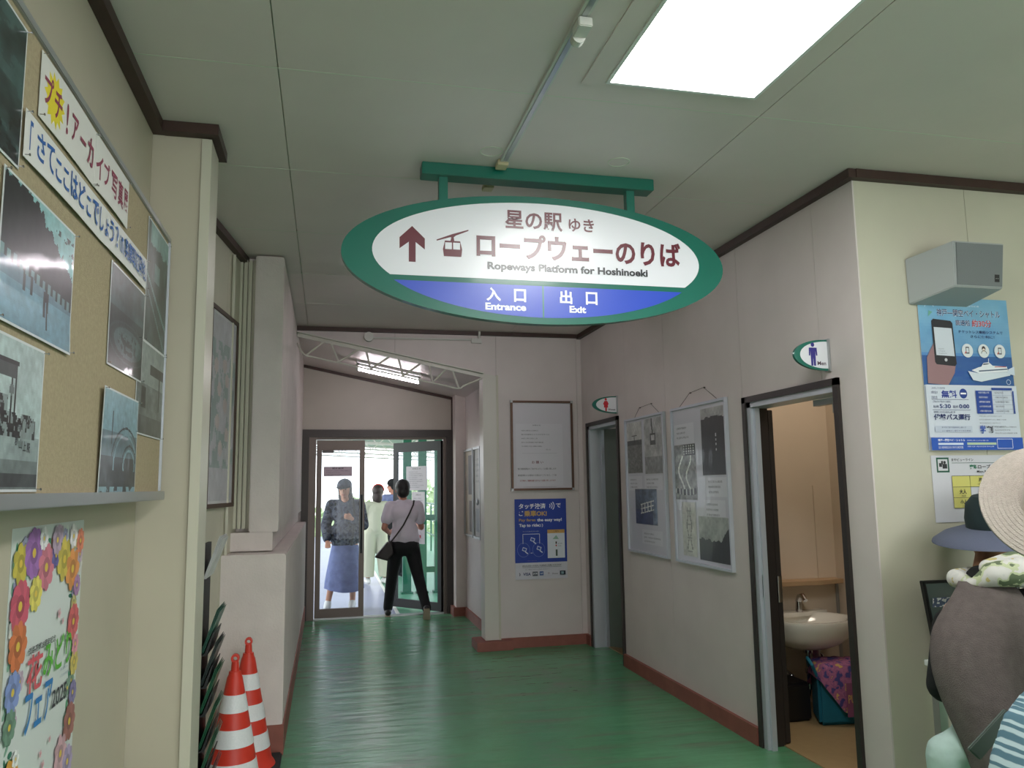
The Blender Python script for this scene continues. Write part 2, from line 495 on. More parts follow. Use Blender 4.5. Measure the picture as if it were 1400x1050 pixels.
class Art:
    """a printed sheet: w x h metres, local u right, v up; colours live on the faces"""
    STEP = 0.00025
    def __init__(s, org, ux, uy, w, h, base=(235, 235, 235), thick=0.0015, bend=None, outline=None, unit=1.0):
        s.unit = unit
        s.o = Vector(org); s.ux = Vector(ux); s.uy = Vector(uy); s.n = s.ux.cross(s.uy)
        s.w, s.h = w, h; s.v = []; s.f = []; s.c = []; s.top = 0; s.bend = bend
        t = thick
        # backing sheet, in strips so that it may bend
        k = 12 if bend else 1
        base = lin(base)
        if outline is None:
            for i in range(k):
                for j in range(k):
                    a, b = w * i / k, w * (i + 1) / k
                    c, e = h * j / k, h * (j + 1) / k
                    s._add([s.P(a, c, -t), s.P(b, c, -t), s.P(b, e, -t), s.P(a, e, -t), s.P(a, c, 0), s.P(b, c, 0), s.P(b, e, 0), s.P(a, e, 0)],
                           [(0, 3, 2, 1), (4, 5, 6, 7)] + ([(0, 1, 5, 4)] if j == 0 else []) + ([(2, 3, 7, 6)] if j == k - 1 else []) + ([(3, 0, 4, 7)] if i == 0 else []) + ([(1, 2, 6, 5)] if i == k - 1 else []), base)
        else:
            n = len(outline)
            s._add([s.P(x, y, -t) for x, y in outline] + [s.P(x, y, 0) for x, y in outline],
                   [tuple(range(n - 1, -1, -1)), tuple(range(n, 2 * n))] + [(i, (i + 1) % n, (i + 1) % n + n, i + n) for i in range(n)], base)
    def P(s, u, v, d):
        if s.bend: d = d + s.bend(u / s.w, v / s.h)
        return tuple(s.o + u * s.unit * s.ux + v * s.unit * s.uy + d * s.n)
    def _add(s, vs, fs, c):
        b = len(s.v); s.v += vs
        for f in fs: s.f.append(tuple(b + i for i in f)); s.c.append(c)
    def poly(s, pts, rgb, layer=None):
        if layer is None: s.top += 1; layer = s.top
        a = sum(pts[i][0] * pts[(i + 1) % len(pts)][1] - pts[(i + 1) % len(pts)][0] * pts[i][1] for i in range(len(pts)))
        if a < 0: pts = pts[::-1]
        s._add([s.P(x, y, layer * s.STEP) for x, y in pts], [tuple(range(len(pts)))], lin(rgb))
        return layer
    def rect(s, x0, y0, x1, y1, rgb, layer=None):
        if s.bend and abs(x1 - x0) > s.w / 10:
            if layer is None: s.top += 1; layer = s.top
            k = 12
            for i in range(k):
                a, b = x0 + (x1 - x0) * i / k, x0 + (x1 - x0) * (i + 1) / k
                s.poly([(a, y0), (b, y0), (b, y1), (a, y1)], rgb, layer)
            return layer
        return s.poly([(x0, y0), (x1, y0), (x1, y1), (x0, y1)], rgb, layer)
    def ell(s, cx, cy, a, b, rgb, layer=None, n=24, rot=0, t0=0, t1=2 * PI):
        c, q = math.cos(rot), math.sin(rot)
        pts = []
        for i in range(n):
            t = t0 + (t1 - t0) * i / (n if abs(t1 - t0 - 2 * PI) < 1e-6 else n - 1)
            x, y = a * math.cos(t), b * math.sin(t); pts.append((cx + c * x - q * y, cy + q * x + c * y))
        return s.poly(pts, rgb, layer)
    def line(s, pts, wd, rgb, layer=None):
        if layer is None: s.top += 1; layer = s.top
        for (x0, y0), (x1, y1) in zip(pts, pts[1:]):
            L = math.hypot(x1 - x0, y1 - y0) or 1
            nx, ny = -(y1 - y0) / L * wd / 2, (x1 - x0) / L * wd / 2
            s.poly([(x0 + nx, y0 + ny), (x0 - nx, y0 - ny), (x1 - nx, y1 - ny), (x1 + nx, y1 + ny)], rgb, layer)
        return layer
    def arc(s, cx, cy, r, t0, t1, wd, rgb, layer=None, n=14, ry=None):
        ry = r if ry is None else ry
        return s.line([(cx + r * math.cos(t0 + (t1 - t0) * i / n), cy + ry * math.sin(t0 + (t1 - t0) * i / n)) for i in range(n + 1)], wd, rgb, layer)
    def text(s, body, x0, y0, x1, y1, rgb, bold=0.0, layer=None, keep=False, shear=0.0):
        vs, fs = text_geo(body, bold)
        if not vs: return
        if layer is None: s.top += 1; layer = s.top
        ax = min(v[0] for v in vs); bx = max(v[0] for v in vs); ay = min(v[1] for v in vs); by = max(v[1] for v in vs)
        kx = (x1 - x0) / max(bx - ax, 1e-6); ky = (y1 - y0) / max(by - ay, 1e-6)
        if keep:
            kk = min(kx, ky); kx = ky = kk
        s._add([s.P(x0 + (x - ax) * kx + shear * (y - ay) * ky, y0 + (y - ay) * ky, layer * s.STEP) for x, y in vs], fs, lin(rgb))
    def lines(s, x0, y1, x1, n, lh, rgb, fill=0.45, seed=1, bodies=None):
        """rows of small print"""
        rr = random.Random(seed)
        pool = 'のにはをがでとますいただご利用案内時間運行駅前山上展望台写真昭和年月日頃当時'
        s.top += 1; L = s.top
        for i in range(n):
            t = bodies[i % len(bodies)] if bodies else ''.join(rr.choice(pool) for _ in range(14))
            w = (x1 - x0) * (1 if bodies else rr.uniform(0.55, 1))
            y = y1 - i * lh
            s.text(t, x0, y - lh * fill, x0 + w, y, rgb, 0.0, L)
    def raster(s, fn, x0, y0, x1, y1, nx, ny, grain=.28):
        """continuous tone picture: one small face per sample, fn(U, V) -> r, g, b arrays 0..255"""
        s.top += 1; d = s.top * s.STEP
        U, V = np.meshgrid((np.arange(nx) + .5) / nx, (np.arange(ny) + .5) / ny)
        gr = 1 + grain * (fbm(U * nx / 3.5, V * ny / 3.5, 900 + nx, 3) - .5) + grain * .7 * (fbm(U * 4, V * 4, 950 + ny, 3) - .5)
        rgb = np.clip(np.stack(fn(U, V), -1) * gr[..., None] + 14 * grain, 0, 255) / 255.0
        rgb = np.where(rgb <= 0.04045, rgb / 12.92, ((rgb + 0.055) / 1.055) ** 2.4)
        b = len(s.v)
        for j in range(ny + 1):
            for i in range(nx + 1):
                s.v.append(s.P(x0 + (x1 - x0) * i / nx, y0 + (y1 - y0) * j / ny, d))
        for j in range(ny):
            for i in range(nx):
                q = b + j * (nx + 1) + i
                s.f.append((q, q + 1, q + nx + 2, q + nx + 1)); s.c.append(tuple(rgb[j, i]))
    def build(s, name, m='paper', parent=None):
        me = bpy.data.meshes.new(name)
        me.from_pydata(s.v, [], s.f)
        ca = me.color_attributes.new('Col', 'FLOAT_COLOR', 'CORNER')
        data = []
        for p, c in zip(me.polygons, s.c): data += [c[0], c[1], c[2], 1.0] * p.loop_total
        ca.data.foreach_set('color', data)
        me.update()
        return finish(me, name, m, parent, False)

LEFT = ((0, 1, 0), (0, 0, 1))      # sheet facing +X, u = +Y
BACK = ((1, 0, 0), (0, 0, 1))      # sheet facing -Y, u = +X
RIGHT = ((0, -1, 0), (0, 0, 1))    # sheet facing -X, u = -Y

def vnoise(x, y, seed=0):
    xi = np.floor(x).astype(int); yi = np.floor(y).astype(int); fx = x - xi; fy = y - yi
    def h(a, b):
        n = (a * 374761393 + b * 668265263 + seed * 974634777) & 0x7fffffff
        n = (n ^ (n >> 13)) * 1274126177 & 0x7fffffff
        return ((n ^ (n >> 16)) & 0xffff) / 65535.0
    sx = fx * fx * (3 - 2 * fx); sy = fy * fy * (3 - 2 * fy)
    return (h(xi, yi) * (1 - sx) + h(xi + 1, yi) * sx) * (1 - sy) + (h(xi, yi + 1) * (1 - sx) + h(xi + 1, yi + 1) * sx) * sy
def fbm(x, y, seed=0, o=4):
    r = 0; a = 0.5
    for k in range(o): r = r + a * vnoise(x * 2 ** k, y * 2 ** k, seed + k); a *= 0.5
    return r / (1 - 0.5 ** o)
def tone(g, tint=(1, 1.03, 1.04)):
    g = np.clip((g - 118) * 1.3 + 90, 6, 235)
    return g * tint[0], g * tint[1], g * tint[2]

# ================================================================== THE SETTING
# ------------------------------------------------------------------ floor and ceiling
fl = struct(MB().box((-1.0, -5.0, -0.08), (7.0, 9.62, 0.0)).build('floor', 'floor'), 'glossy green painted concrete floor, scuffed')

ce = struct(MB().box((-1.0, -5.0, H + 0.012), (7.0, 7.46, H + 0.1)).build('ceiling', 'cjoint'), 'flat pale ceiling of long painted boards')
xs = [-0.97, -0.19, 1.705, 3.60, 5.49, 7.0]
ys = [-5.0 + 0.0, -4.62, -3.70, -2.78, -1.86, -0.935, -0.01, 0.91, 1.83, 2.75, 3.675, 4.60, 5.52, 6.44, 7.40]
first = None
for i in range(len(xs) - 1):
    for j in range(len(ys) - 1):
        if i == 0 and j: MB().box((-0.97, ys[j] - 0.0022, H - 0.0006), (7.0, ys[j] + 0.0022, H + 0.0119)).build('joint_strip', 'cjoint', ce)
        o = MB().box((xs[i] + 0.002, ys[j] + 0.002, H), (xs[i + 1] - 0.002, ys[j + 1] - 0.002, H + 0.0118)).build('ceiling_panel', 'ceiling', ce)

def panel_wall(name, mbase, m, base_boxes, panels, vec, label):
    """base solid plus separate facing panels (each a 3-D outline extruded by vec)"""
    w = MB()
    for a, b in base_boxes: w.box(a, b)
    o = struct(w.build(name, mbase), label)
    for p in panels: MB().prism(p, vec).build('wall_panel', m, o)
    return o
T = 0.008
# left wall beside the camera
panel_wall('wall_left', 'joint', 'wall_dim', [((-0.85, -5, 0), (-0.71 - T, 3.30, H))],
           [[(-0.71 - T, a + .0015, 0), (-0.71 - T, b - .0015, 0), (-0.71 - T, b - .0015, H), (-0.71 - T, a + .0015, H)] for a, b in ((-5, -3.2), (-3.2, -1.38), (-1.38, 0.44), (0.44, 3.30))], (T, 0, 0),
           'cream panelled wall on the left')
# pilaster with its steel corner angle
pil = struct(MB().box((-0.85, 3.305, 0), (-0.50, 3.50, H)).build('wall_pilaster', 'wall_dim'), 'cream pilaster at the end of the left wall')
MB().box((-0.52, 3.294, 0), (-0.482, 3.301, 2.935)).box((-0.4995, 3.301, 0), (-0.482, 3.499, 2.935)).build('corner_angle', 'angle', pil)
# recessed slightly skewed wall behind the pilaster
def rx(y): return -0.56 - 0.133 * (5.1 - y)
rw = struct(MB().prism([(rx(3.4) - .008, 3.4, 0), (rx(5.3) - .008, 5.3, 0), (rx(5.3) - 0.2, 5.3, 0), (rx(3.4) - 0.2, 3.4, 0)], (0, 0, H)).build('wall_recess', 'joint'), 'recessed wall behind the pilaster')
for a, b in ((3.42, 4.30), (4.303, 4.86), (4.863, 5.28)):
    MB().prism([(rx(a), a, 0), (rx(b), b, 0), (rx(b) - .008, b, 0), (rx(a) - .008, a, 0)], (0, 0, H)).build('wall_panel', 'wall', rw)
# angled cream batten running down the recess
MB().tube([(rx(4.94) + .012, 4.94, 0.25), (rx(4.94) + .012, 4.94, H - .06)], 0.010).build('trim_batten', 'angle')['kind'] = 'structure'

# boxed-in duct, ledge and low wall on the left of the passage
struct(MB().box((-0.458, 5.10, 1.2405), (-0.285, 9.6, 2.975)).build('wall_duct_casing', 'plaster', bevel=0.006), 'pale boxed-in duct rising above the low wall')
wl = struct(MB().box((-1.0, 5.22, 0), (-0.46, 9.6, H)).build('wall_passage_left', 'plaster'), 'wall behind the duct casing')
for k, x in enumerate((-0.548, -0.520, -0.492, -0.464)):
    MB().box((x - .010, 5.165 - 0.018, 1.262), (x + .010, 5.22, 2.955)).build('folded_strip', 'wall', wl)
MB().box((-0.565, 5.175, 1.262), (-0.455, 5.22, 2.95)).build('strip_backing', 'angle', wl)
struct(MB().box((-0.60, 5.095, 1.128), (-0.316, 9.6, 1.24)).build('wall_ledge', 'plaster', bevel=0.004), 'narrow pale ledge under the duct casing')
struct(MB().box((-0.64, 4.90, 0.0), (-0.226, 9.6, 1.122)).build('wall_low', 'plaster', bevel=0.006), 'low pale plastered wall along the passage')
struct(MB().box((-0.64, 4.892, 0), (-0.218, 9.6, 0.165)).build('baseboard_left', 'base'), 'red-brown baseboard of the low wall')

# right wall with the two rest room doorways
W3 = (3.376, 4.29, 2.005); W2 = (6.40, 7.25, 2.085)
rb = [((2.45 + T, 3.18 + T, 0), (2.57, W3[0], H)), ((2.45 + T, W3[0], W3[2]), (2.57, W3[1], H)), ((2.45 + T, W3[1], 0), (2.57, W2[0], H)),
      ((2.45 + T, W2[0], W2[2]), (2.57, W2[1], H)), ((2.45 + T, W2[1], 0), (2.57, 7.5, H))]
def rpan(a, b, openings=()):
    pts = [(a, 0)]
    for (o0, o1, oz) in openings:
        if o0 <= a: pts = [(a, oz)]
        else: pts += [(o0, 0), (o0, oz)]
        if o1 >= b: pts += [(b, oz)]
        else: pts += [(o1, oz), (o1, 0)]
    if not openings or openings[-1][1] < b: pts += [(b, 0)]
    pts += [(b, H), (a, H)]
    return [(2.45 + T, y, z) for y, z in pts]
g = .0012
panel_wall('wall_right', 'joint', 'wall_pale', rb,
           [rpan(3.18, 3.515 - g, ((W3[0], 3.515 - g, W3[2]),)),
            rpan(3.515 + g, 4.31 - g, ((3.515 + g, W3[1], W3[2]),)),
            rpan(4.31 + g, 5.43 - g), rpan(5.43 + g, 6.23 - g),
            rpan(6.23 + g, 7.04 - g, ((W2[0], 7.04 - g, W2[2]),)),
            rpan(7.04 + g, 7.40, ((7.04 + g, W2[1], W2[2]),))], (-T, 0, 0), 'pale panelled wall with the rest room doors')
# wall facing the camera on the right
def fpan(a, b): return [(a, 3.18 + T, 0), (b, 3.18 + T, 0), (b, 3.18 + T, H), (a, 3.18 + T, H)]
panel_wall('wall_front', 'joint', 'wall', [((2.45 + T, 3.18 + T, 0), (7.0, 3.28, H))],
           [fpan(2.45 + T, 3.092 - g), fpan(3.092 + g, 4.0 - g), fpan(4.0 + g, 4.9 - g), fpan(4.9 + g, 7.0)], (0, -T, 0), 'cream panelled wall facing the hall')
# back wall with the passage opening under a sloping header
def zs(x): return 2.930 - 0.2035 * (x + 0.27)
def bpan(pts): return [(x, 7.40 + T, z) for x, z in pts]
panel_wall('wall_back', 'joint', 'wall_pale', [((1.60, 7.40 + T, 0), (2.45, 7.50, H))],
           [bpan([(1.585 + g, 0), (2.40 - g, 0), (2.40 - g, H), (1.585 + g, H)]), bpan([(2.40 + g, 0), (2.455, 0), (2.455, H), (2.40 + g, H)])], (0, -T, 0), 'pale back wall')
bw = [o for o in SC.objects if o.name == 'wall_back'][0]
MB().prism([(-0.30, 7.40 + T, zs(-0.30)), (0.61 - g, 7.40 + T, zs(0.61)), (0.61 - g, 7.40 + T, H), (-0.30, 7.40 + T, H)], (0, -T, 0)).build('wall_panel', 'wall_pale', bw)
MB().prism([(0.61 + g, 7.40 + T, zs(0.61)), (1.585 - g, 7.40 + T, zs(1.585)), (1.585 - g, 7.40 + T, H), (0.61 + g, 7.40 + T, H)], (0, -T, 0)).build('wall_panel', 'wall_pale', bw)
struct(MB().prism([(-0.46, 7.40 + T, zs(-0.46)), (1.60, 7.40 + T, zs(1.60)), (1.60, 7.40 + T, H), (-0.46, 7.40 + T, H)], (0, 0.09, 0)).build('wall_header', 'joint'))
# post at the passage corner
struct(MB().box((1.448, 7.372, 0.085), (1.590, 7.56, 2.552)).build('wall_corner_post', 'steel_w', bevel=0.004), 'white square post at the passage corner')
struct(MB().box((1.578, 7.365, 0.085), (1.597, 7.399, 2.56)).build('trim_1', 'angle'))
# baseboards
struct(MB().box((1.60, 7.372, 0), (2.45, 7.3985, 0.092)).build('baseboard_back', 'base'))
struct(MB().box((1.36, 7.30, 0), (1.70, 7.60, 0.083)).build('trim_kerb', 'base', bevel=0.004), 'red-brown kerb under the corner post')
struct(MB().box((2.425, W3[1] + .01, 0), (2.449, W2[0] - .005, 0.10)).build('baseboard_right', 'base'))
struct(MB().box((2.425, W2[1] + .005, 0), (2.449, 7.37, 0.092)).build('baseboard_corner', 'base'))
struct(MB().box((2.425, 3.19, 0), (2.449, W3[0] - .055, 0.10)).build('baseboard_near', 'base'))
struct(MB().box((2.46, 3.155, 0), (7.0, 3.179, 0.10)).build('baseboard_front', 'base'))
# dark ceiling trims
tw = 0.045
def trim(n, a, b): return struct(MB().box(a, b).build('trim_%d' % n, 'trim'))
trim(2, (-0.709, -5, H - tw), (-0.665, 3.30, H - .001))
trim(3, (-0.665, 3.252, H - tw), (-0.452, 3.303, H - .001))
trim(4, (-0.498, 3.303, H - tw), (-0.452, 3.54, H - .001))
struct(MB().prism([(rx(3.5), 3.5, H - tw), (rx(5.20), 5.20, H - tw), (rx(5.20) + .04, 5.20, H - tw), (rx(3.5) + .04, 3.5, H - tw)], (0, 0, tw - .001)).build('trim_5', 'trim'))
trim(6, (-0.285, 7.362, H - tw + .008), (2.405, 7.399, H - .001))
trim(7, (2.408, 3.142, H - tw), (2.449, 7.399, H - .001))
trim(8, (2.449, 3.138, H - tw), (7.0, 3.179, H - .001))

# ------------------------------------------------------------------ passage beyond the opening
def zc(x): return 2.965 - 0.2085 * (x + 0.28)         # sloping soffit
struct(MB().prism([(-0.5, 7.50, zc(-0.5)), (1.80, 7.50, zc(1.80)), (1.80, 7.50, zc(1.80) + .1), (-0.5, 7.50, zc(-0.5) + .1)], (0, 2.2, 0)).build('ceiling_passage', 'ceiling'), 'sloping passage ceiling')
struct(MB().box((1.62, 7.50, 0), (1.72, 9.6, 3.0)).build('wall_passage_right', 'wall_pale'), 'passage wall with notices')
struct(MB().box((1.595, 7.60, 0), (1.6195, 9.36, 0.10)).build('baseboard_passage', 'base'))
struct(MB().box((1.497, 9.36, 0.10), (1.619, 9.6, 2.62)).build('wall_passage_pier', 'plaster'), 'pale pier beside the far doors')
struct(MB().box((1.46, 9.33, 0.0), (1.619, 9.6, 0.10)).build('trim_pier_kerb', 'base'))
struct(MB().prism([(-0.46, 9.60, 2.19), (1.72, 9.60, 2.19), (1.72, 9.60, zc(1.72)), (-0.46, 9.60, zc(-0.46))], (0, 0.10, 0)).build('wall_far', 'wall_far'), 'far wall over the double doors')
struct(MB().box((1.50, 9.60, 0), (1.72, 9.70, 2.19)).build('wall_far_right', 'wall_pale'))
struct(MB().box((-1.0, 9.601, 0), (-0.286, 9.70, 3.05)).build('wall_far_left', 'wall_pale'))
struct(MB().prism([(-0.285, 9.575, zc(-0.285) - .035), (1.497, 9.575, zc(1.497) - .035), (1.497, 9.575, zc(1.497) - .002), (-0.285, 9.575, zc(-0.285) - .002)], (0, 0.024, 0)).build('trim_9', 'trim'))
struct(MB().box((1.482, 9.575, 2.19), (1.497, 9.599, zc(1.497) - .035)).build('trim_10', 'trim'))

# ------------------------------------------------------------------ hall behind the camera
struct(MB().box((6.9, -5, 0), (7.0, 3.18, H)).build('wall_hall_side', 'wall'))
wb = MB().box((-1, -5.1, 0), (0.3, -5.0, H)).box((4.9, -5.1, 0), (7.0, -5.0, H)).box((0.3, -5.1, 2.7), (4.9, -5.0, H))
struct(wb.build('wall_hall_entrance', 'wall'))

# ------------------------------------------------------------------ rest rooms
struct(MB().box((2.57, 5.0, 0), (3.6, 5.06, H)).build('wall_sink', 'room_wall'), 'warm beige wall behind the wash basin')
struct(MB().box((3.50, 3.28, 0), (3.56, 5.0, H)).build('wall_room_side', 'room_wall'))
struct(MB().box((2.571, 3.281, 0.0), (3.5, 4.999, 0.006)).build('floor_rest_room', 'room_floor'), 'beige sheet floor of the rest room')
struct(MB().box((3.352, 4.99, 0.83), (3.366, 4.9995, 1.47)).build('trim_11', 'room_wall'))
struct(MB().box((3.484, 4.984, 0.0), (3.4995, 4.9995, 0.80)).build('trim_12', 'alu'))
struct(MB().box((3.9, 5.06, 0), (4.0, 7.5, H)).build('wall_second_room_side', 'plaster'))
struct(MB().box((2.57, 7.5, 0), (4.0, 7.56, H)).build('wall_second_room_back', 'plaster'))
struct(MB().box((2.57, 5.061, 0), (3.9, 7.499, 0.006)).build('floor_second_rest_room', 'room_floor'))

# ------------------------------------------------------------------ doors
def door_casing(root, y0, y1, zt, xi=2.585, xs_=2.585):
    f = MB()
    for a, b in (((2.432, y0 - .004, 0), (2.58, y0 + .034, zt)), ((2.432, y1 - .034, 0), (2.58, y1 + .004, zt)), ((2.432, y0 - .004, zt - .036), (2.58, y1 + .004, zt))):
        f.box(a, b)
    c = f.build('casing', 'dark_alu', root)
    i = MB()
    i.box((2.444, y1 - .075, 0), (xi, y1 - .034, zt - .036)).box((2.444, y0 + .034, 0), (2.585, y0 + .05, zt - .036)).box((2.444, y0 + .034, zt - .066), (2.585, y1 - .034, zt - .036))
    i.box((xs_ - .03, y1 - .095, 0), (xs_, y1 - .075, zt - .07))
    i.build('inner_frame', 'alu_l', root)
    return c
# men's room: leaf swung right into the room
d3 = struct(thing('door_3', None, None, (2.5, 3.83, 0)), 'open door of the men\'s rest room in a dark frame')
door_casing(d3, W3[0], W3[1], W3[2], 2.50, 2.492)
a = math.radians(12)
def leaf_pts(hx, hy, L, th, ang):
    d = Vector((math.cos(ang), -math.sin(ang), 0)); n = Vector((math.sin(ang), math.cos(ang), 0))
    p = Vector((hx, hy, 0)); return [p, p + d * L, p + d * L - n * th, p - n * th]
lf = MB().box((2.584, 4.262, 0.012), (2.618, 4.985, 1.93)).build('leaf', 'dark_door', d3, bevel=0.003)   # opened flat against the inner wall
MB().box((2.584, 4.2595, 0.80), (2.616, 4.2618, 0.95)).cyl((2.59, 4.256, 0.80), (2.59, 4.256, 0.95), 0.006).build('hinge', 'chrome', d3)
MB().box((2.462, 4.208, 0.84), (2.478, 4.2145, 0.965)).build('strike_plate', 'chrome', d3)
# women's room
d2 = struct(thing('door_2', None, None, (2.5, 6.83, 0)), 'half open door of the women\'s rest room in a dark frame')
door_casing(d2, W2[0], W2[1], W2[2])
lp = leaf_pts(2.59, 7.12, 0.72, 0.036, math.radians(52))
MB().prism([(p.x, p.y, 0.02) for p in lp], (0, 0, 2.0)).build('leaf', 'grey_door', d2, bevel=0.003)
for z in (0.12, 0.95, 1.75):
    MB().cyl((2.592, 7.128, z), (2.592, 7.128, z + .11), 0.010, n=10).box((2.586, 7.128, z), (2.592, 7.156, z + .11)).build('hinge', 'dark_alu', d2)

# far double door
d1 = struct(thing('door_1', None, None, (0.62, 9.6, 0)), 'bronze aluminium double doors standing open at the end of the passage')
MB().box((-0.285, 9.565, 0), (-0.205, 9.70, 2.19)).box((-0.205, 9.565, 2.10), (1.42, 9.70, 2.19)).box((1.42, 9.565, 0), (1.497, 9.70, 2.19)).build('frame', 'dark_alu', d1)
MB().box((-0.205, 9.58, 0), (-0.125, 9.69, 2.10)).box((1.385, 9.60, 0), (1.42, 9.69, 2.10)).box((-0.125, 9.60, 2.075), (1.385, 9.69, 2.10)).build('inner_frame', 'brown_alu', d1)
MB().box((-0.125, 9.60, 0.0), (1.385, 9.69, 0.012)).build('threshold', 'alu', d1)
def door_leaf(hinge, ang, L, m, zt=2.065, sw=0.06, bw=0.115, tw2=0.12, handle='right'):
    """framed glass leaf hinged at `hinge`, width L along direction ang"""
    d = Vector((math.cos(ang), math.sin(ang), 0)); n = Vector((-math.sin(ang), math.cos(ang), 0)); p = Vector(hinge)
    def bar(u0, u1, z0, z1, t=0.019):
        return [p + d * u0 - n * t + Vector((0, 0, z0)), p + d * u1 - n * t + Vector((0, 0, z0)), p + d * u1 + n * t + Vector((0, 0, z0)), p + d * u0 + n * t + Vector((0, 0, z0))], (0, 0, z1 - z0)
    f = MB()
    for q in ((0, sw, 0.015, zt), (L - sw, L, 0.015, zt), (sw, L - sw, 0.015, bw), (sw, L - sw, zt - tw2, zt)):
        f.prism(*bar(*q))
    lf = f.build('leaf', m, d1)
    g = MB().prism(*bar(sw, L - sw, bw, zt - tw2, 0.003)).build('glass', 'glass', lf)
    u = L - sw / 2 if handle == 'right' else sw / 2
    hpos = p + d * (L - sw * 0.6)
    h = MB()
    for s in (-1,):
        q = hpos + n * (s * 0.055)
        h.tube([q + Vector((0, 0, 0.74)), q + Vector((0, 0, 1.42))], 0.016)
        for z in (0.80, 1.36): h.cyl(hpos + Vector((0, 0, z)), q + Vector((0, 0, z)), 0.008, n=8)
    h.build('handle', 'black', lf)
    return p, d, n
door_leaf((-0.118, 9.64, 0), 0.0, 0.56, 'brown_alu')
pR, dR, nR = door_leaf((1.375, 9.66, 0), math.radians(180 - 50), 0.82, 'black_metal')
# papers taped to the door glass
def leaf_sheet(name, org, ux, w, h, label, cat, base, draw, group=None):
    a = Art(org, ux, (0, 0, 1), w, h, base, thick=0.0008)
    draw(a)
    return tag(a.build(name, 'paper'), label, cat, group)
def dr_notice(a):
    a.text('開放厳禁', a.w * .3, a.h * .72, a.w * .7, a.h * .9, (60, 50, 60), .01)
    a.lines(a.w * .08, a.h * .6, a.w * .92, 3, a.h * .19, (80, 60, 90), seed=3)
leaf_sheet('door_notice', (-0.035, 9.634, 1.64), (1, 0, 0), 0.33, 0.115, 'small pinkish notice stuck on the left door glass', 'notice', (196, 178, 190), dr_notice)
leaf_sheet('door_label', (-0.054, 9.634, 1.915), (1, 0, 0), 0.13, 0.035, 'narrow dark label at the top corner of the left door glass', 'label', (120, 116, 116), lambda a: a.lines(.01, .03, .12, 1, .02, (40, 40, 40)))
def on_leaf(u, z, off=-0.006):
    q = pR + dR * u + nR * 0.006 + Vector((0, 0, z)); return q
uxR = -dR
def dr_a4(a):
    a.text('お知らせ', a.w * .3, a.h * .86, a.w * .7, a.h * .93, (70, 70, 80), .005)
    a.lines(a.w * .12, a.h * .78, a.w * .88, 9, a.h * .08, (110, 110, 120), seed=a.h * 100)
leaf_sheet('door_poster', on_leaf(0.60, 1.46), uxR, 0.36, 0.30, 'large white notice at the top of the right door glass', 'notice', (206, 204, 208), dr_a4)
leaf_sheet('door_poster', on_leaf(0.50, 1.10), uxR, 0.22, 0.34, 'plain white sheet under the large notice on the right door glass', 'notice', (214, 212, 216), dr_a4)
leaf_sheet('door_poster', on_leaf(0.44, 0.80), uxR, 0.16, 0.24, 'lowest small sheet with a red mark on the right door glass', 'notice', (206, 200, 206), lambda a: (dr_a4(a), a.rect(a.w * .4, a.h * .3, a.w * .6, a.h * .45, (170, 60, 70))))

# ------------------------------------------------------------------ outside: covered walkway
OUT = 26.0
struct(MB().box((-3.0, 9.70, -0.10), (0.86, OUT, -0.012)).build('floor_walkway', 'walk_grey'), 'grey painted walkway outside the doors')
struct(MB().box((0.86, 9.70, -0.10), (3.2, OUT, -0.008)).build('floor_walkway_green', 'walk_green'), 'green painted strip of the walkway')
struct(MB().box((0.84, 9.72, -0.012), (0.88, OUT, -0.004)).build('trim_walkway_line', 'pvc'))
gr = struct(MB().add([(-60, 9.7, -1.5), (60, 9.7, -1.5), (60, 90, -1.5), (-60, 90, -1.5)], [(0, 1, 2, 3)]).build('floor_hillside', 'ground'), 'sunlit hillside beyond the walkway')
# roof of the walkway
rf = thing('walkway_roof', 'white trussed roof over the covered walkway outside', 'roof', (0.9, 16, 2.7))
MB().prism([(-1.0, 9.75, 2.80), (2.9, 9.75, 2.55), (2.9, 9.75, 2.58), (-1.0, 9.75, 2.83)], (0, 13.5, 0)).build('roof_sheet', 'roof', rf)
for k in range(6):
    y = 11.0 + 2.2 * k
    MB().tube([(-0.95, y, 2.74), (2.85, y, 2.50)], 0.022).build('top_chord', 'steel_w', rf)
    MB().tube([(-0.95, y, 2.44), (2.85, y, 2.22)], 0.018).build('bottom_chord', 'steel_w', rf)
    m = 12
    for q in range(m):
        x0 = -0.95 + 3.8 * q / m; x1 = -0.95 + 3.8 * (q + 1) / m
        za = 2.74 - .24 * (x0 + .95) / 3.8 if q % 2 else 2.44 - .22 * (x0 + .95) / 3.8
        zb = 2.44 - .22 * (x1 + .95) / 3.8 if q % 2 else 2.74 - .24 * (x1 + .95) / 3.8
        MB().tube([(x0, y, za), (x1, y, zb)], 0.012, n=6).build('web_rod', 'steel_w', rf)
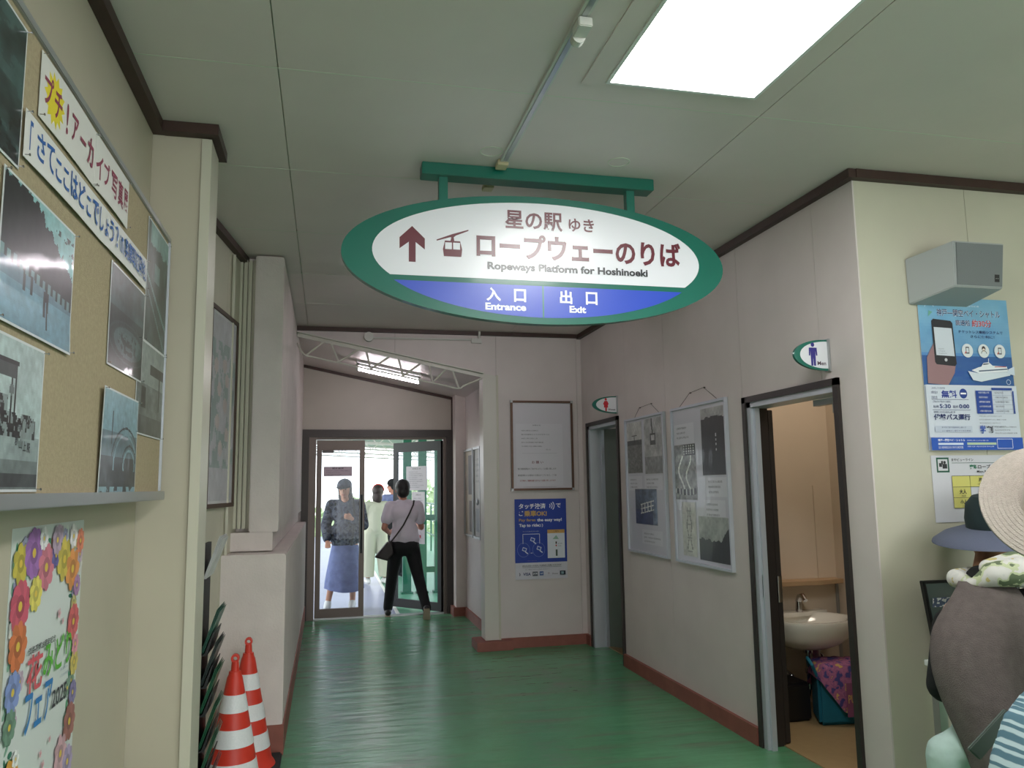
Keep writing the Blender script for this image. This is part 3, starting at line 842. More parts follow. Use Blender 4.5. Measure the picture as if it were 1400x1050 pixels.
# green columns and railings
gf = thing('post_frame', 'frame of green steel posts and cross rails seen through the right door glass', 'post frame', (1.5, 11.6, -0.008))
for k, (x, y) in enumerate([(1.14, 11.6), (1.36, 11.6), (1.60, 11.6), (1.86, 11.6)]):
    MB().box((x - .06, y - .06, -0.008), (x + .06, y + .06, 2.63)).box((x - .085, y - .085, -0.008), (x + .085, y + .085, 0.02)).build('post', 'post_green', gf, bevel=0.004)
for k, z in enumerate((0.28, 1.02)):
    for xa, xb in ((1.20, 1.30), (1.42, 1.54), (1.66, 1.80)): MB().box((xa, 11.57, z), (xb, 11.63, z + .08)).build('cross_rail', 'post_green', gf)
def railing(x, y0, y1, label, n, side):
    r = thing('railing', label, 'railing', (x, (y0 + y1) / 2, 0))
    for z in (0.38, 0.72, 1.10): MB().tube([(x, y0, z), (x, y1, z)], 0.020).build('rail', 'post_green', r)
    for i in range(n):
        y = y0 + (y1 - y0) * i / (n - 1)
        MB().tube([(x, y, -0.008 if side > 0 else -0.012), (x, y, 1.12)], 0.022).build('upright', 'post_green', r)
railing(-0.75, 10.4, 24.0, 'dark railing along the left edge of the walkway', 9, -1)
railing(2.45, 10.4, 24.0, 'green railing along the right edge of the walkway', 12, 1)

# trees down the slope
def tree(x, y, h, w, label, seed, n=700):
    r = thing('tree', label, 'tree', (x, y, -1.5), 'trees beyond the walkway')
    MB().cyl((x, y, -1.5), (x + .1, y, -1.5 + h * .6), 0.12, 0.05, n=8).build('trunk', 'bark', r)
    rr = random.Random(seed); b = MB()
    for i in range(n):
        t = rr.random(); ph = rr.random() * 2 * PI; rad = w * math.sqrt(rr.random()) * (1 - abs(2 * t - 1) ** 2.2)
        c = Vector((x + rad * math.cos(ph), y + rad * math.sin(ph), -1.5 + h * (0.15 + 0.85 * t)))
        s = rr.uniform(.10, .22)
        a = Vector((rr.gauss(0, 1), rr.gauss(0, 1), rr.gauss(0, 1))).normalized(); q = a.orthogonal().normalized()
        b.add([c - a * s, c + q * s * .5, c + a * s, c - q * s * .5], [(0, 1, 2, 3)])
    tag(b.build('foliage', 'leaf', r), kind='stuff')
tree(-0.9, 27, 2.5, 1.7, 'low leafy tree beyond the railing at the far left', 1)
tree(1.0, 30, 2.6, 1.9, 'leafy tree straight beyond the walkway end', 2)
tree(3.1, 27, 3.3, 1.5, 'taller leafy tree behind the people in the doorway', 3)
tree(4.5, 24, 3.2, 1.6, 'leafy tree beyond the right railing', 4)
tree(5.1, 19, 2.9, 1.3, 'leafy tree closest to the right railing', 5)

# ================================================================== THINGS INDOORS
# ------------------------------------------------------------------ hanging oval sign
sg = thing('hanging_sign', 'green oval hanging sign with white and blue panels, arrow and cable car', 'sign', (0.977, 3.5, 2.245))
MB().box((0.405, 3.455, H - .058), (1.545, 3.545, H - .0005)).build('ceiling_bar', 'sign_green', sg, bevel=0.003)
for x in (0.507, 1.43):
    MB().box((x - .021, 3.48, 2.80), (x + .021, 3.52, H - .058)).build('hanger', 'sign_green', sg, bevel=0.002)
N = 96
outl = [(0.977 + 0.930 * math.cos(2 * PI * i / N), 2.552 + 0.308 * math.sin(2 * PI * i / N)) for i in range(N)]
MB().prism([(x, 3.478, z) for x, z in outl], (0, 0.044, 0)).build('oval_board', 'sign_green', sg)
X0, Z0 = 0.0, 0.0
inner = []
for i in range(N + 1):
    t = 2 * PI * i / N
    inner.append((0.98 + 0.797 * math.cos(t), 2.565 + 0.262 * math.sin(t)))
white = [p for p in inner if p[1] >= 2.450]
white = [(0.98 + 0.797 * math.cos(t), 2.565 + 0.262 * math.sin(t)) for t in np.linspace(-0.454, PI + 0.454, 70)]
blue_t = np.linspace(PI + 0.5, 2 * PI - 0.5, 50)
blue = [(0.98 + 0.797 * math.cos(t), 2.565 + 0.290 * math.sin(t)) for t in blue_t]
def plate(outline, base): return Art((0, 3.4765, 0), *BACK, 1, 1, base, thick=0.0012, outline=outline)
MAROON = (100, 14, 38)
a = plate(white, (232, 232, 240))
a.poly([(0.347, 2.512), (0.347, 2.605), (0.305, 2.572), (0.305, 2.624), (0.362, 2.680), (0.420, 2.624), (0.420, 2.572), (0.378, 2.605), (0.378, 2.512)][::-1], MAROON)
# cable car: rope, arm, cabin with two windows
a.poly([(0.474, 2.617), (0.474, 2.623), (0.545, 2.652), (0.622, 2.678), (0.622, 2.672), (0.560, 2.645)], MAROON)
a.poly([(0.532, 2.640), (0.562, 2.652), (0.562, 2.645), (0.553, 2.638), (0.556, 2.618), (0.537, 2.618), (0.542, 2.636)], MAROON)
a.poly([(0.512, 2.620), (0.583, 2.620), (0.592, 2.580), (0.588, 2.546), (0.507, 2.546), (0.503, 2.580)], MAROON)
a.rect(0.513, 2.580, 0.544, 2.612, (232, 232, 240)); a.rect(0.550, 2.580, 0.582, 2.612, (232, 232, 240))
a.text('星の駅', 0.796, 2.694, 1.077, 2.786, MAROON, .022)
a.text('ゆき', 1.108, 2.700, 1.235, 2.765, MAROON, .018)
a.text('ロープウェーのりば', 0.659, 2.550, 1.680, 2.672, MAROON, .030)
a.text('Ropeways Platform for Hoshinoeki', 0.711, 2.484, 1.503, 2.531, (36, 36, 44), .032)
a.build('white_panel', 'sign_face', sg)
a = plate(blue, (20, 68, 196))
a.rect(0.971, 2.276, 0.978, 2.4265, (16, 118, 96))
WH = (240, 240, 246)
a.text('入', 0.703, 2.345, 0.772, 2.410, WH, .03); a.text('口', 0.834, 2.345, 0.892, 2.407, WH, .03)
a.text('Entrance', 0.698, 2.303, 0.892, 2.337, WH, .04)
a.text('出', 1.056, 2.345, 1.117, 2.410, WH, .03); a.text('口', 1.184, 2.345, 1.242, 2.407, WH, .03)
a.text('Exit', 1.102, 2.303, 1.184, 2.337, WH, .04)
a.build('blue_panel', 'sign_face', sg)

# ------------------------------------------------------------------ ceiling lamp panel
lp_ = thing('ceiling_lamp', 'square bright white panel lamp set in the ceiling', 'ceiling lamp', (1.28, 2.0, H))
fr = MB()
x0, x1, y0, y1 = 0.985, 1.600, 1.42, 2.600
fr.box((x0 - .085, y0 - .03, H - .006), (x1 + .030, y0, H)).box((x0 - .085, y1, H - .006), (x1 + .03, y1 + .030, H)).box((x0 - .085, y0, H - .006), (x0, y1, H)).box((x1, y0, H - .006), (x1 + .030, y1, H))
fr.build('trim_frame', 'ceiling', lp_)
fr = MB(); e = .014
fr.box((x0, y0, H - .012), (x1, y0 + e, H - .001)).box((x0, y1 - e, H - .012), (x1, y1, H - .001)).box((x0, y0 + e, H - .012), (x0 + e, y1 - e, H - .001)).box((x1 - e, y0 + e, H - .012), (x1, y1 - e, H - .001))
fr.build('inner_rim', 'lamp_body', lp_)
B('diffuser', (x0 + e, y0 + e, H - .007), (x1 - e, y1 - e, H - .002), 'panel_glow', lp_)
# added panel lamps, out of view, put in to help light the hall
for (cx, cy, t) in ((1.28, -0.9, 'added panel lamp in the ceiling, unseen behind the camera'), (4.4, 0.6, 'added panel lamp in the ceiling, unseen over the right side of the hall')):
    q = thing('ceiling_lamp', t, 'ceiling lamp', (cx, cy, H))
    MB().box((cx - .34, cy - .62, H - .006), (cx + .34, cy + .62, H - .001)).build('trim_frame', 'lamp_body', q)
    B('diffuser', (cx - .29, cy - .57, H - .009), (cx + .29, cy + .57, H - .0062), 'panel_glow', q)

# ------------------------------------------------------------------ surface conduit with a small detector
cd = thing('cable_conduit', 'white cable duct running along the ceiling to the oval sign', 'cable duct', (0.77, 2.5, H))
MB().box((0.752, 0.9, H - .014), (0.790, 3.36, H - .0005)).build('duct', 'pvc', cd)
MB().box((0.762, 0.9, H - .018), (0.780, 3.34, H - .014)).build('duct_cover', 'alu', cd)
MB().box((0.742, 3.365, H - .026), (0.792, 3.43, H - .0005)).build('end_cap', 'beige_pvc', cd, bevel=.002)
jb = thing('junction_box', 'small white round junction box on the ceiling cable duct', 'junction box', (0.775, 2.23, H - .02))
MB().box((0.752, 2.20, H - .05), (0.798, 2.27, H - .0185)).build('box_body', 'pvc', jb, bevel=.003)
MB().cyl((0.775, 2.30, H - .045), (0.775, 2.27, H - .045), 0.022, n=18).build('round_cap', 'pvc', jb)
tag(MB().box((0.735, 3.66, H - .022), (0.785, 3.72, H - .0005)).build('cable_clip', 'beige_pvc', bevel=.002), 'small beige cable clip on the ceiling behind the oval sign', 'cable clip')
for x, t in ((0.696, 'left'), (1.30, 'right')):
    b = MB()
    n = 30; r = .048; vs = []; fs = []
    for j in range(n):
        c, s_ = math.cos(2 * PI * j / n), math.sin(2 * PI * j / n)
        for rr_, zz in ((r, H - .0004), (r + .003, H - .0004), (r + .003, H - .003), (r, H - .003)): vs.append((x + rr_ * c, 3.29 + rr_ * s_, zz))
    for j in range(n):
        k = (j + 1) % n
        for q in range(4): fs.append((j * 4 + q, k * 4 + q, k * 4 + (q + 1) % 4, j * 4 + (q + 1) % 4))
    tag(b.add(vs, fs).build('ceiling_ring', 'cjoint'), 'faint round patched hole in the ceiling above the %s end of the oval sign' % t, 'ring', 'round patches in the ceiling')

# ------------------------------------------------------------------ steel truss over the passage opening
tr = thing('steel_truss', 'white steel lattice truss sloping across the passage opening', 'truss', (0.6, 7.44, 2.5))
yT = 7.37
def zt(x): return 2.928 - 0.2035 * (x + 0.27)
MB().prism([(-0.283, yT, zt(-0.283) - .045), (1.60, yT, zt(1.60) - .045), (1.60, yT, zt(1.60)), (-0.283, yT, zt(-0.283))], (0, 0.028, 0)).build('top_chord', 'steel_w', tr)
MB().prism([(-0.283, yT - .045, zt(-0.283) - .010), (1.445, yT - .045, zt(1.445) - .010), (1.445, yT - .045, zt(1.445)), (-0.283, yT - .045, zt(-0.283))], (0, 0.045, 0)).build('top_flange', 'steel_w', tr)
def zb(x): return 2.722 - 0.203 * (x + 0.25)
bx = [-0.225, 0.075, 0.375, 0.675, 0.975, 1.225]
tx = [-0.29, -0.02, 0.13, 0.28, 0.43, 0.56, 0.72, 0.85, 1.00, 1.10, 1.20, 1.44]
MB().tube([(-0.283, yT + .01, zb(-.28) + .10), (-0.235, yT + .01, zb(-.225) + .02), (-0.205, yT + .01, zb(-.205)), (1.20, yT + .01, zb(1.20)), (1.235, yT + .01, zb(1.225) + .008), (1.26, yT + .01, zb(1.225) + .03), (1.44, yT + .01, zt(1.44) - .05)], 0.0085).build('bottom_chord', 'steel_w', tr)
pts_b = [-0.20, 0.09, 0.385, 0.685, 0.965, 1.215]
pts_t = [-0.04, 0.02, 0.28, 0.34, 0.57, 0.64, 0.86, 0.93, 1.10, 1.15]
rods = []
for k, b_ in enumerate(pts_b):
    if k > 0: rods.append((pts_t[2 * k - 1], b_))
    if k < len(pts_b) - 1: rods.append((pts_t[2 * k], b_))
for t_, b_ in rods:
    MB().tube([(t_, yT + .01, zt(t_) - .03), (b_, yT + .01, zb(b_) + .004)], 0.0095).build('web_rod', 'steel_w', tr)

# ------------------------------------------------------------------ fluorescent lamp on the passage ceiling
fx = thing('fluorescent_lamp', 'white batten with a lit fluorescent tube on the sloping passage ceiling', 'ceiling lamp', (0.6, 8.4, 2.75))
def slope_box(xa, xb, ya, yb, d0, d1):
    return [(xa, ya, zc(xa) - d1), (xb, ya, zc(xb) - d1), (xb, ya, zc(xb) - d0), (xa, ya, zc(xa) - d0)], (0, yb - ya, 0)
MB().prism(*slope_box(0.29, 0.965, 8.34, 8.50, 0.001, 0.03)).build('reflector', 'lamp_body', fx)
MB().prism(*slope_box(0.30, 0.955, 8.39, 8.45, 0.03, 0.055)).build('batten', 'lamp_body', fx)
for xa in (0.285, 0.945): MB().prism(*slope_box(xa, xa + .025, 8.39, 8.45, 0.03, 0.11)).build('lamp_holder', 'pvc', fx)
MB().cyl((0.31, 8.42, zc(0.31) - .088), (0.945, 8.42, zc(0.945) - .088), 0.018, n=14).build('tube', 'tube_glow', fx)

# a second lamp on the flat ceiling, behind the oval sign as seen from the entrance
f2 = thing('fluorescent_lamp', 'ceiling batten with a lit tube hidden behind the oval sign', 'ceiling lamp', (0.95, 5.4, 2.94))
B('reflector', (0.33, 5.32, H - .022), (1.57, 5.48, H - .0005), 'lamp_body', f2, bevel=.003)
for xa in (0.345, 1.53): B('lamp_holder', (xa, 5.37, H - .07), (xa + .025, 5.43, H - .022), 'pvc', f2)
MB().cyl((0.37, 5.40, H - .052), (1.53, 5.40, H - .052), 0.017, n=14).build('tube', 'tube_glow', f2)

# pipe with a round box and a wall switch on the back wall header
pp = thing('wall_conduit', 'thin white pipe with a round box and square box above the truss', 'cable pipe', (1.0, 7.38, 2.85))
MB().cyl((0.365, 7.395, 2.902), (0.365, 7.352, 2.902), 0.044, n=24).build('round_box', 'pvc', pp)
MB().tube([(0.40, 7.382, 2.895), (1.36, 7.382, 2.902)], 0.009).build('pipe', 'pvc', pp)
MB().box((1.34, 7.362, 2.870), (1.44, 7.3915, 2.915)).build('square_box', 'pvc', pp, bevel=.002)
MB().tube([(1.415, 7.375, 2.915), (1.415, 7.352, 2.96), (1.415, 7.352, 2.983)], 0.011).build('riser', 'pvc', pp)

# ------------------------------------------------------------------ notice frame and touch payment poster on the back wall
nf = thing('framed_notice', 'brown metal frame holding a white notice on the back wall', 'notice frame', (2.03, 7.38, 1.45))
xa, xb, za, zb_ = 1.718, 2.342, 1.452, 2.316
f = MB(); w = .020
for q in (((xa, 7.368, za), (xa + w, 7.391, zb_)), ((xb - w, 7.368, za), (xb, 7.391, zb_)), ((xa + w, 7.368, za), (xb - w, 7.391, za + w)), ((xa + w, 7.368, zb_ - w), (xb - w, 7.391, zb_))): f.box(*q)
f.build('frame', 'bronze_frame', nf)
for cx, cz in ((xa, za), (xb, za), (xa, zb_), (xb, zb_)):
    MB().box((cx - .004 if cx == xa else cx - .022, 7.366, cz - .004 if cz == za else cz - .022), (cx + .022 if cx == xa else cx + .004, 7.390, cz + .022 if cz == za else cz + .004)).build('corner_cap', 'alu', nf, bevel=.002)
a = Art((xa + w, 7.384, za + w), *BACK, xb - xa - 2 * w, zb_ - za - 2 * w, (208, 204, 212))
a.rect(.03, .02, .50, .62, (214, 211, 219))
a.text('お知らせ', .20, .600, .28, .612, (60, 60, 70), .01)
a.lines(.085, .560, .37, 5, .038, (62, 60, 70), fill=.32, seed=5)
a.text('以上', .33, .365, .38, .377, (80, 80, 90))
a.line([(.09, .335), (.44, .335)], .0015, (150, 150, 158))
a.text('お 願 い', .185, .235, .30, .262, (120, 60, 70), .01)
a.lines(.045, .195, .43, 2, .062, (50, 48, 56), fill=.30, seed=9, bodies=['毎日整備運転のご協力をよろしくお願い致します', '機械整備のため運休する場合がございます。ご了承'])
a.text('お客様のご理解を賜りますようお願い申し上げます', .065, .064, .42, .082, (150, 50, 60), .008)
a.line([(.10, .012), (.43, .012)], .0015, (120, 120, 130))
a.build('notice_sheet', 'laminate', nf)

def dr_touch(a):
    w, h = a.w, a.h
    def X(u): return u * w
    def Z(v): return v * h
    a.rect(0, Z(.205), w, h, (32, 62, 158))
    a.text('タッチ決済', X(.08), Z(.875), X(.60), Z(.945), WH, .03)
    for i, r in enumerate((.022, .036, .050)): a.arc(X(.645) + .006 * i, Z(.91), r, -.8, .8, .008, WH)
    a.text('で', X(.80), Z(.885), X(.90), Z(.94), WH, .03)
    a.text('ご', X(.08), Z(.79), X(.165), Z(.85), WH, .03)
    a.text('乗車OK!', X(.18), Z(.78), X(.62), Z(.855), (206, 168, 96), .035)
    a.text('Pay fares', X(.08), Z(.71), X(.40), Z(.755), (180, 150, 104), .03)
    a.text('the easy way!', X(.43), Z(.705), X(.91), Z(.755), WH, .03)
    a.text('Tap to ride', X(.08), Z(.64), X(.46), Z(.69), WH, .03)
    a.arc(X(.48), Z(.665), .010, 0, 2 * PI, .004, WH); a.arc(X(.50), Z(.665), .018, -1, 1, .005, WH)
    a.lines(X(.15), Z(.60), X(.47), 1, .02, (190, 196, 220), seed=2)
    L = a.line([(X(.15), Z(.44)), (X(.15), Z(.56)), (X(.47), Z(.56)), (X(.47), Z(.44))], .005, (220, 224, 238))
    for cx in (.16, .45): a.arc(X(cx), Z(.365), .060, 0, 2 * PI, .003, (120, 140, 200), n=28, ry=.066)
    for cx, cz in ((.33, .49), (.17, .37), (.45, .38)):
        a.poly([(X(cx) - .022, Z(cz) - .008), (X(cx) + .016, Z(cz) - .022), (X(cx) + .028, Z(cz) + .010), (X(cx) - .012, Z(cz) + .024)], (214, 220, 236))
        a.poly([(X(cx) - .014, Z(cz) - .004), (X(cx) + .012, Z(cz) - .014), (X(cx) + .020, Z(cz) + .006), (X(cx) - .008, Z(cz) + .016)], (52, 82, 168))
        a.line([(X(cx) + .01, Z(cz) - .02), (X(cx) + .036, Z(cz) - .040)], .010, (214, 220, 236))
    a.line([(X(.29), Z(.325)), (X(.33), Z(.325))], .004, WH)
    a.rect(X(.62), Z(.255), X(.955), Z(.61), (222, 226, 236)); a.rect(X(.62), Z(.565), X(.955), Z(.61), (206, 160, 92))
    a.text('ご案内', X(.74), Z(.578), X(.84), Z(.60), (90, 70, 50))
    a.poly([(X(.72), Z(.49)), (X(.84), Z(.49)), (X(.79), Z(.54))], (150, 186, 170))
    a.rect(X(.775), Z(.43), X(.80), Z(.46), (60, 40, 40)); a.rect(X(.775), Z(.40), X(.80), Z(.42), (190, 50, 50)); a.rect(X(.775), Z(.28), X(.81), Z(.36), (70, 90, 80))
    a.lines(X(.82), Z(.44), X(.93), 2, .022, (90, 90, 100), seed=4)
    a.lines(X(.22), Z(.235), X(.42), 1, .02, (120, 110, 150), seed=6)
    a.text('あなたのカードのタッチ決済がご利用いただけます', X(.13), Z(.155), X(.88), Z(.18), (40, 40, 56), .01)
    a.line([(X(.13), Z(.148)), (X(.88), Z(.148))], .002, (60, 60, 80))
    a.lines(X(.18), Z(.128), X(.80), 1, .02, (120, 120, 130), seed=7)
    a.arc(X(.06), Z(.065), .010, -1, 1, .004, (60, 60, 90)); a.arc(X(.05), Z(.065), .018, -1, 1, .004, (60, 60, 90))
    a.text('VISA', X(.14), Z(.048), X(.285), Z(.085), (40, 48, 110), .02)
    a.rect(X(.32), Z(.04), X(.42), Z(.095), (90, 92, 104)); a.text('JCB', X(.33), Z(.055), X(.41), Z(.08), WH, .02)
    a.rect(X(.455), Z(.045), X(.53), Z(.095), (60, 92, 150)); a.text('AE', X(.465), Z(.06), X(.52), Z(.08), WH)
    a.ell(X(.63), Z(.07), .010, .010, (190, 180, 190)); a.text('Discover', X(.70), Z(.055), X(.81), Z(.072), (90, 90, 100), .01)
    a.rect(X(.845), Z(.045), X(.955), Z(.095), (40, 52, 70)); a.rect(X(.87), Z(.055), X(.92), Z(.085), (150, 180, 190))
a = Art((1.747, 7.3905, 0.618), *BACK, 0.512, 0.752, (210, 208, 218))
dr_touch(a)
tag(a.build('touch_payment_poster', 'paper'), 'blue poster about tap to ride payments below the brown notice frame', 'poster')

# ------------------------------------------------------------------ notices in the passage
for k, (ya, yb_, t, mm) in enumerate(((9.36, 8.80, 'brown framed case on the passage wall farthest from the hall', 0), (8.76, 8.36, 'pale case with a round handle on the passage wall', 1), (8.34, 7.9, 'pale case on the passage wall hidden behind the corner post', 1))):
    if k == 2: continue
    nc = thing('notice_case', t, 'notice case', (1.6, (ya + yb_) / 2, 0.93), 'notice cases in the passage')
    f = MB()
    for q in (((1.594, yb_, .93), (1.619, ya, .955)), ((1.594, yb_, 1.905), (1.619, ya, 1.93)), ((1.594, yb_, .955), (1.619, yb_ + .022, 1.905)), ((1.594, ya - .022, .955), (1.619, ya, 1.905))): f.box(*q)
    f.build('frame', 'alu', nc)
    a = Art((1.612, ya - .022, .955), *RIGHT, ya - yb_ - .044, .95, (176, 176, 172) if k else (168, 156, 140))
    if k == 0:
        a.rect(.20, .45, .44, .90, (84, 76, 78)); a.rect(.25, .03, .46, .38, (96, 84, 80)); a.rect(.05, .5, .16, .8, (150, 140, 128))
    else:
        a.lines(.06, .85, .30, 5, .06, (90, 90, 96), seed=8); a.rect(.08, .05, .28, .30, (140, 146, 150))
    a.build('poster_sheet', 'paper', nc)
    if k: MB().cyl((1.596, 8.45, 1.33), (1.578, 8.45, 1.33), 0.035, n=18).build('round_handle', 'chrome', nc)

# ------------------------------------------------------------------ projecting rest room signs
def wc_sign(y, xw, xl, z0, z1, men):
    r = thing('rest_room_sign', 'white half-oval sign with a blue man over the near doorway' if men else 'white half-oval sign with a red woman over the far doorway', 'sign', ((xw + xl) / 2, y, z0), 'projecting rest room signs')
    zc_ = (z0 + z1) / 2; hh = (z1 - z0) / 2; L = xw - xl
    ol = [(xw, z0)] + [(xw - L * math.cos(t) ** .9 if math.cos(t) > 0 else xw, zc_ + hh * math.sin(t)) for t in np.linspace(-PI / 2, PI / 2, 40)] + [(xw, z1)]
    MB().prism([(x, y, z) for x, z in ol], (0, .016, 0)).build('sign_board', 'sign_green', r)
    li = L - .035; hi = hh - .010
    wl_ = [(xw - .002 - (li - .0) * math.cos(t) ** .9 if math.cos(t) > 1e-9 else xw - .002, zc_ + hi * math.sin(t)) for t in np.linspace(PI / 2, -PI / 2, 40)][::-1]
    wl_ = wl_[::-1]
    ar = sum(wl_[i][0] * wl_[(i + 1) % 40][1] - wl_[(i + 1) % 40][0] * wl_[i][1] for i in range(40))
    if ar < 0: wl_ = wl_[::-1]
    a = Art((0, y - .001, 0), *BACK, 1, 1, (222, 222, 228), thick=.0008, outline=wl_)
    cx = xw - L * .45; c = (52, 44, 128) if men else (196, 28, 44)
    k = hh / .078
    if men:
        a.ell(cx, zc_ + .051 * k, .010 * k, .011 * k, c)
        a.poly([(cx - .022 * k, zc_ + .036 * k), (cx + .022 * k, zc_ + .036 * k), (cx + .024 * k, zc_ - .004 * k), (cx + .016 * k, zc_ - .004 * k), (cx + .014 * k, zc_ + .02 * k), (cx + .013 * k, zc_ - .055 * k), (cx + .002 * k, zc_ - .055 * k), (cx, zc_ - .012 * k),
                (cx - .002 * k, zc_ - .055 * k), (cx - .013 * k, zc_ - .055 * k), (cx - .014 * k, zc_ + .02 * k), (cx - .016 * k, zc_ - .004 * k), (cx - .024 * k, zc_ - .004 * k)], c)
        a.text('Men', cx + .022, zc_ - .052, cx + .070, zc_ - .032, (70, 40, 60), .02)
    else:
        a.ell(cx, zc_ + .048 * k, .011 * k, .012 * k, c)
        a.poly([(cx - .013 * k, zc_ + .034 * k), (cx + .013 * k, zc_ + .034 * k), (cx + .026 * k, zc_ + .008 * k), (cx + .018 * k, zc_ - .006 * k), (cx + .020 * k, zc_ - .026 * k), (cx + .008 * k, zc_ - .026 * k), (cx + .007 * k, zc_ - .058 * k),
                (cx - .007 * k, zc_ - .058 * k), (cx - .008 * k, zc_ - .026 * k), (cx - .020 * k, zc_ - .026 * k), (cx - .018 * k, zc_ - .006 * k), (cx - .026 * k, zc_ + .008 * k)], c)
        a.text('Women', cx + .020, zc_ - .050, cx + .085, zc_ - .034, (70, 40, 60), .02)
    a.build('sign_face', 'paper', r)
    MB().box((xw - .004, y - .012, z0 - .004), (xw + .006, y + .03, z1 + .004)).build('bracket', 'alu', r)
wc_sign(3.44, 2.443, 2.252, 2.048, 2.205, True)
wc_sign(6.42, 2.443, 2.222, 2.108, 2.258, False)

# ------------------------------------------------------------------ photo boards on the right wall
def board(name, ya, yb_, z0, z1, label, draw, hook):
    r = thing(name, label, 'picture frame', (2.43, (ya + yb_) / 2, z0), 'photo boards on the right wall')
    w = .016
    f = MB()
    for q in (((2.424, yb_, z0), (2.449, yb_ + w, z1)), ((2.424, ya - w, z0), (2.449, ya, z1)), ((2.424, yb_ + w, z0), (2.449, ya - w, z0 + w)), ((2.424, yb_ + w, z1 - w), (2.449, ya - w, z1))): f.box(*q)
    f.build('frame', 'alu_l', r)
    B('backing', (2.440, yb_ + w, z0 + w), (2.449, ya - w, z1 - w), 'lamp_body', r)
    a = Art((2.4385, ya - w, z0 + w), *RIGHT, ya - yb_ - 2 * w, z1 - z0 - 2 * w, (196, 196, 206))
    pics = draw(a)
    a.build('mount_sheet', 'laminate', r)
    for (x0, y0, x1, y1, fn, nx, ny) in pics:
        p = Art((2.4365, ya - w - x0, z0 + w + y0), *RIGHT, x1 - x0, y1 - y0, (190, 190, 196))
        p.raster(fn, .004, .004, x1 - x0 - .004, y1 - y0 - .004, nx, ny)
        p.build('photograph', 'photo', r)
    MB().tube(hook, 0.0016, n=5).build('hanging_wire', 'wire', r)
    for q in hook[1:3]: MB().cyl(q, (q[0] + .012, q[1], q[2]), .004, n=8).build('nail', 'wire', r)
def ph_station(u, v):
    n = fbm(u * 8, v * 8, 3); g = np.where(v > .62, 178 + 20 * n, 96 + 60 * fbm(u * 20, v * 34, 5))
    g = np.where((v > .55) & (v < .64), 70 + 40 * n, g)
    g = np.where((np.abs(u - .5) < .02) & (v > .6) & (v < .75), 70, g); g = np.where((np.abs(v - .73) < .008) & (np.abs(u - .5) < .18), 80, g)
    return tone(g, (1, 1.0, .98))
def ph_gondola(u, v):
    g = 150 + 50 * fbm(u * 5, v * 9, 12) - 30 * (v < .3)
    g = np.where((np.abs(u - .55 - .1 * np.sin(v * 5)) < .03) & (v > .7), 70, g)
    g = np.where((np.abs(u - .5) < .16) & (np.abs(v - .62) < .11), 96, g); g = np.where((np.abs(u - .5) < .10) & (np.abs(v - .64) < .05), 190, g)
    return tone(g, (1, 1, 1))
def ph_cabin(u, v):
    n = fbm(u * 7, v * 7, 21); g = 60 + 130 * n * (.4 + u * .6)
    r, g_, b = g * .8, g * .92, g * 1.1
    dark = (v < .42) & (u < .8); r = np.where(dark, 30 + 40 * n, r); g_ = np.where(dark, 40 + 40 * n, g_); b = np.where(dark, 70 + 50 * n, b)
    s = v - .48 - .2 * (u - .5)
    win = (np.abs(s) < .14) & (u > .25) & (u < .85); bars = win & ((np.mod(u * 7, 1) < .22) | (np.abs(np.abs(s) - .13) < .02) | (np.abs(s) < .015))
    r = np.where(bars, 220, r); g_ = np.where(bars, 222, g_); b = np.where(bars, 216, b)
    return r, g_, b
def ph_ride(u, v):
    n = fbm(u * 9, v * 14, 31); g = 90 + 100 * n
    g = np.where((u > .45) & (v > .82), np.where((np.mod(u * 9, 1) < .5) & (np.mod(v * 22, 1) < .6), 200, 50), g)
    g = np.where((u > .5) & (v > .80) & (v < .83), 40, g)
    for k, c in enumerate((.30, .66)): g = np.where(np.abs(u - c - .12 * np.sin(v * 9 + k)) < .035, np.where((v > .12) & (v < .8), 225, g), g)
    g = np.where((v < .2) & (v > .06) & (np.abs(v - .13 - .15 * (u - .55) ** 2) < .055), np.where(np.mod(u * 6, 1) < .25, 230, 60), g)
    return tone(g, (.98, 1.0, .97))
def ph_hill(u, v):
    n = fbm(u * 6, v * 9, 41); e = .80 + .06 * fbm(u * 8, u * 0, 42) + .04 * np.sin(u * 3)
    g = np.where(v > e, 150 + 30 * n, 34 + 36 * n)
    g = np.where((np.abs(u - .62) < .02) & (np.mod(v * 14, 1) < .5) & (v > .35) & (v < .62), 190, g)
    return tone(g, (1, 1, 1))
def ph_forest(u, v):
    n = fbm(u * 10, v * 10, 51); e = .42 + .14 * fbm(u * 9, u * 0, 52) + .35 * np.clip(u - .75, 0, 1) * 4 * (u > .75)
    g = np.where(v > e, 150 + 40 * fbm(u * 3, v * 3, 5), 26 + 60 * n ** 2)
    return tone(g, (.97, 1.0, .97))
def ph_diagram(u, v):
    g = 186 + 16 * fbm(u * 5, v * 20, 61); g = np.where((np.abs(np.abs(u - .5) - .12 - .05 * np.sin(v * 14)) < .03) & (v > .12) & (v < .9), 130, g)
    g = np.where((np.mod(v * 12, 1) < .14) & (np.abs(u - .5) < .16), 150, g)
    return tone(g, (1.0, 1.0, .96))
def dr_board1(a):
    w, h = a.w, a.h; tk = (70, 68, 84)
    for (x0, y0, x1, y1, s) in ((.02, .455, .40, .565, 11), (.47, .46, .93, .565, 12), (.36, .06, .88, .165, 13)):
        a.rect(w * x0, h * y0, w * x1, h * y1, (208, 208, 216)); a.lines(w * (x0 + .05), h * (y1 - .022), w * (x1 - .05), 3, h * .028, tk, seed=s)
    return [(w * .02, h * .585, w * .44, h * .985, ph_station, 50, 62), (w * .50, h * .575, w * .95, h * .99, ph_gondola, 50, 62), (w * .20, h * .20, w * .78, h * .47, ph_cabin, 56, 52)]
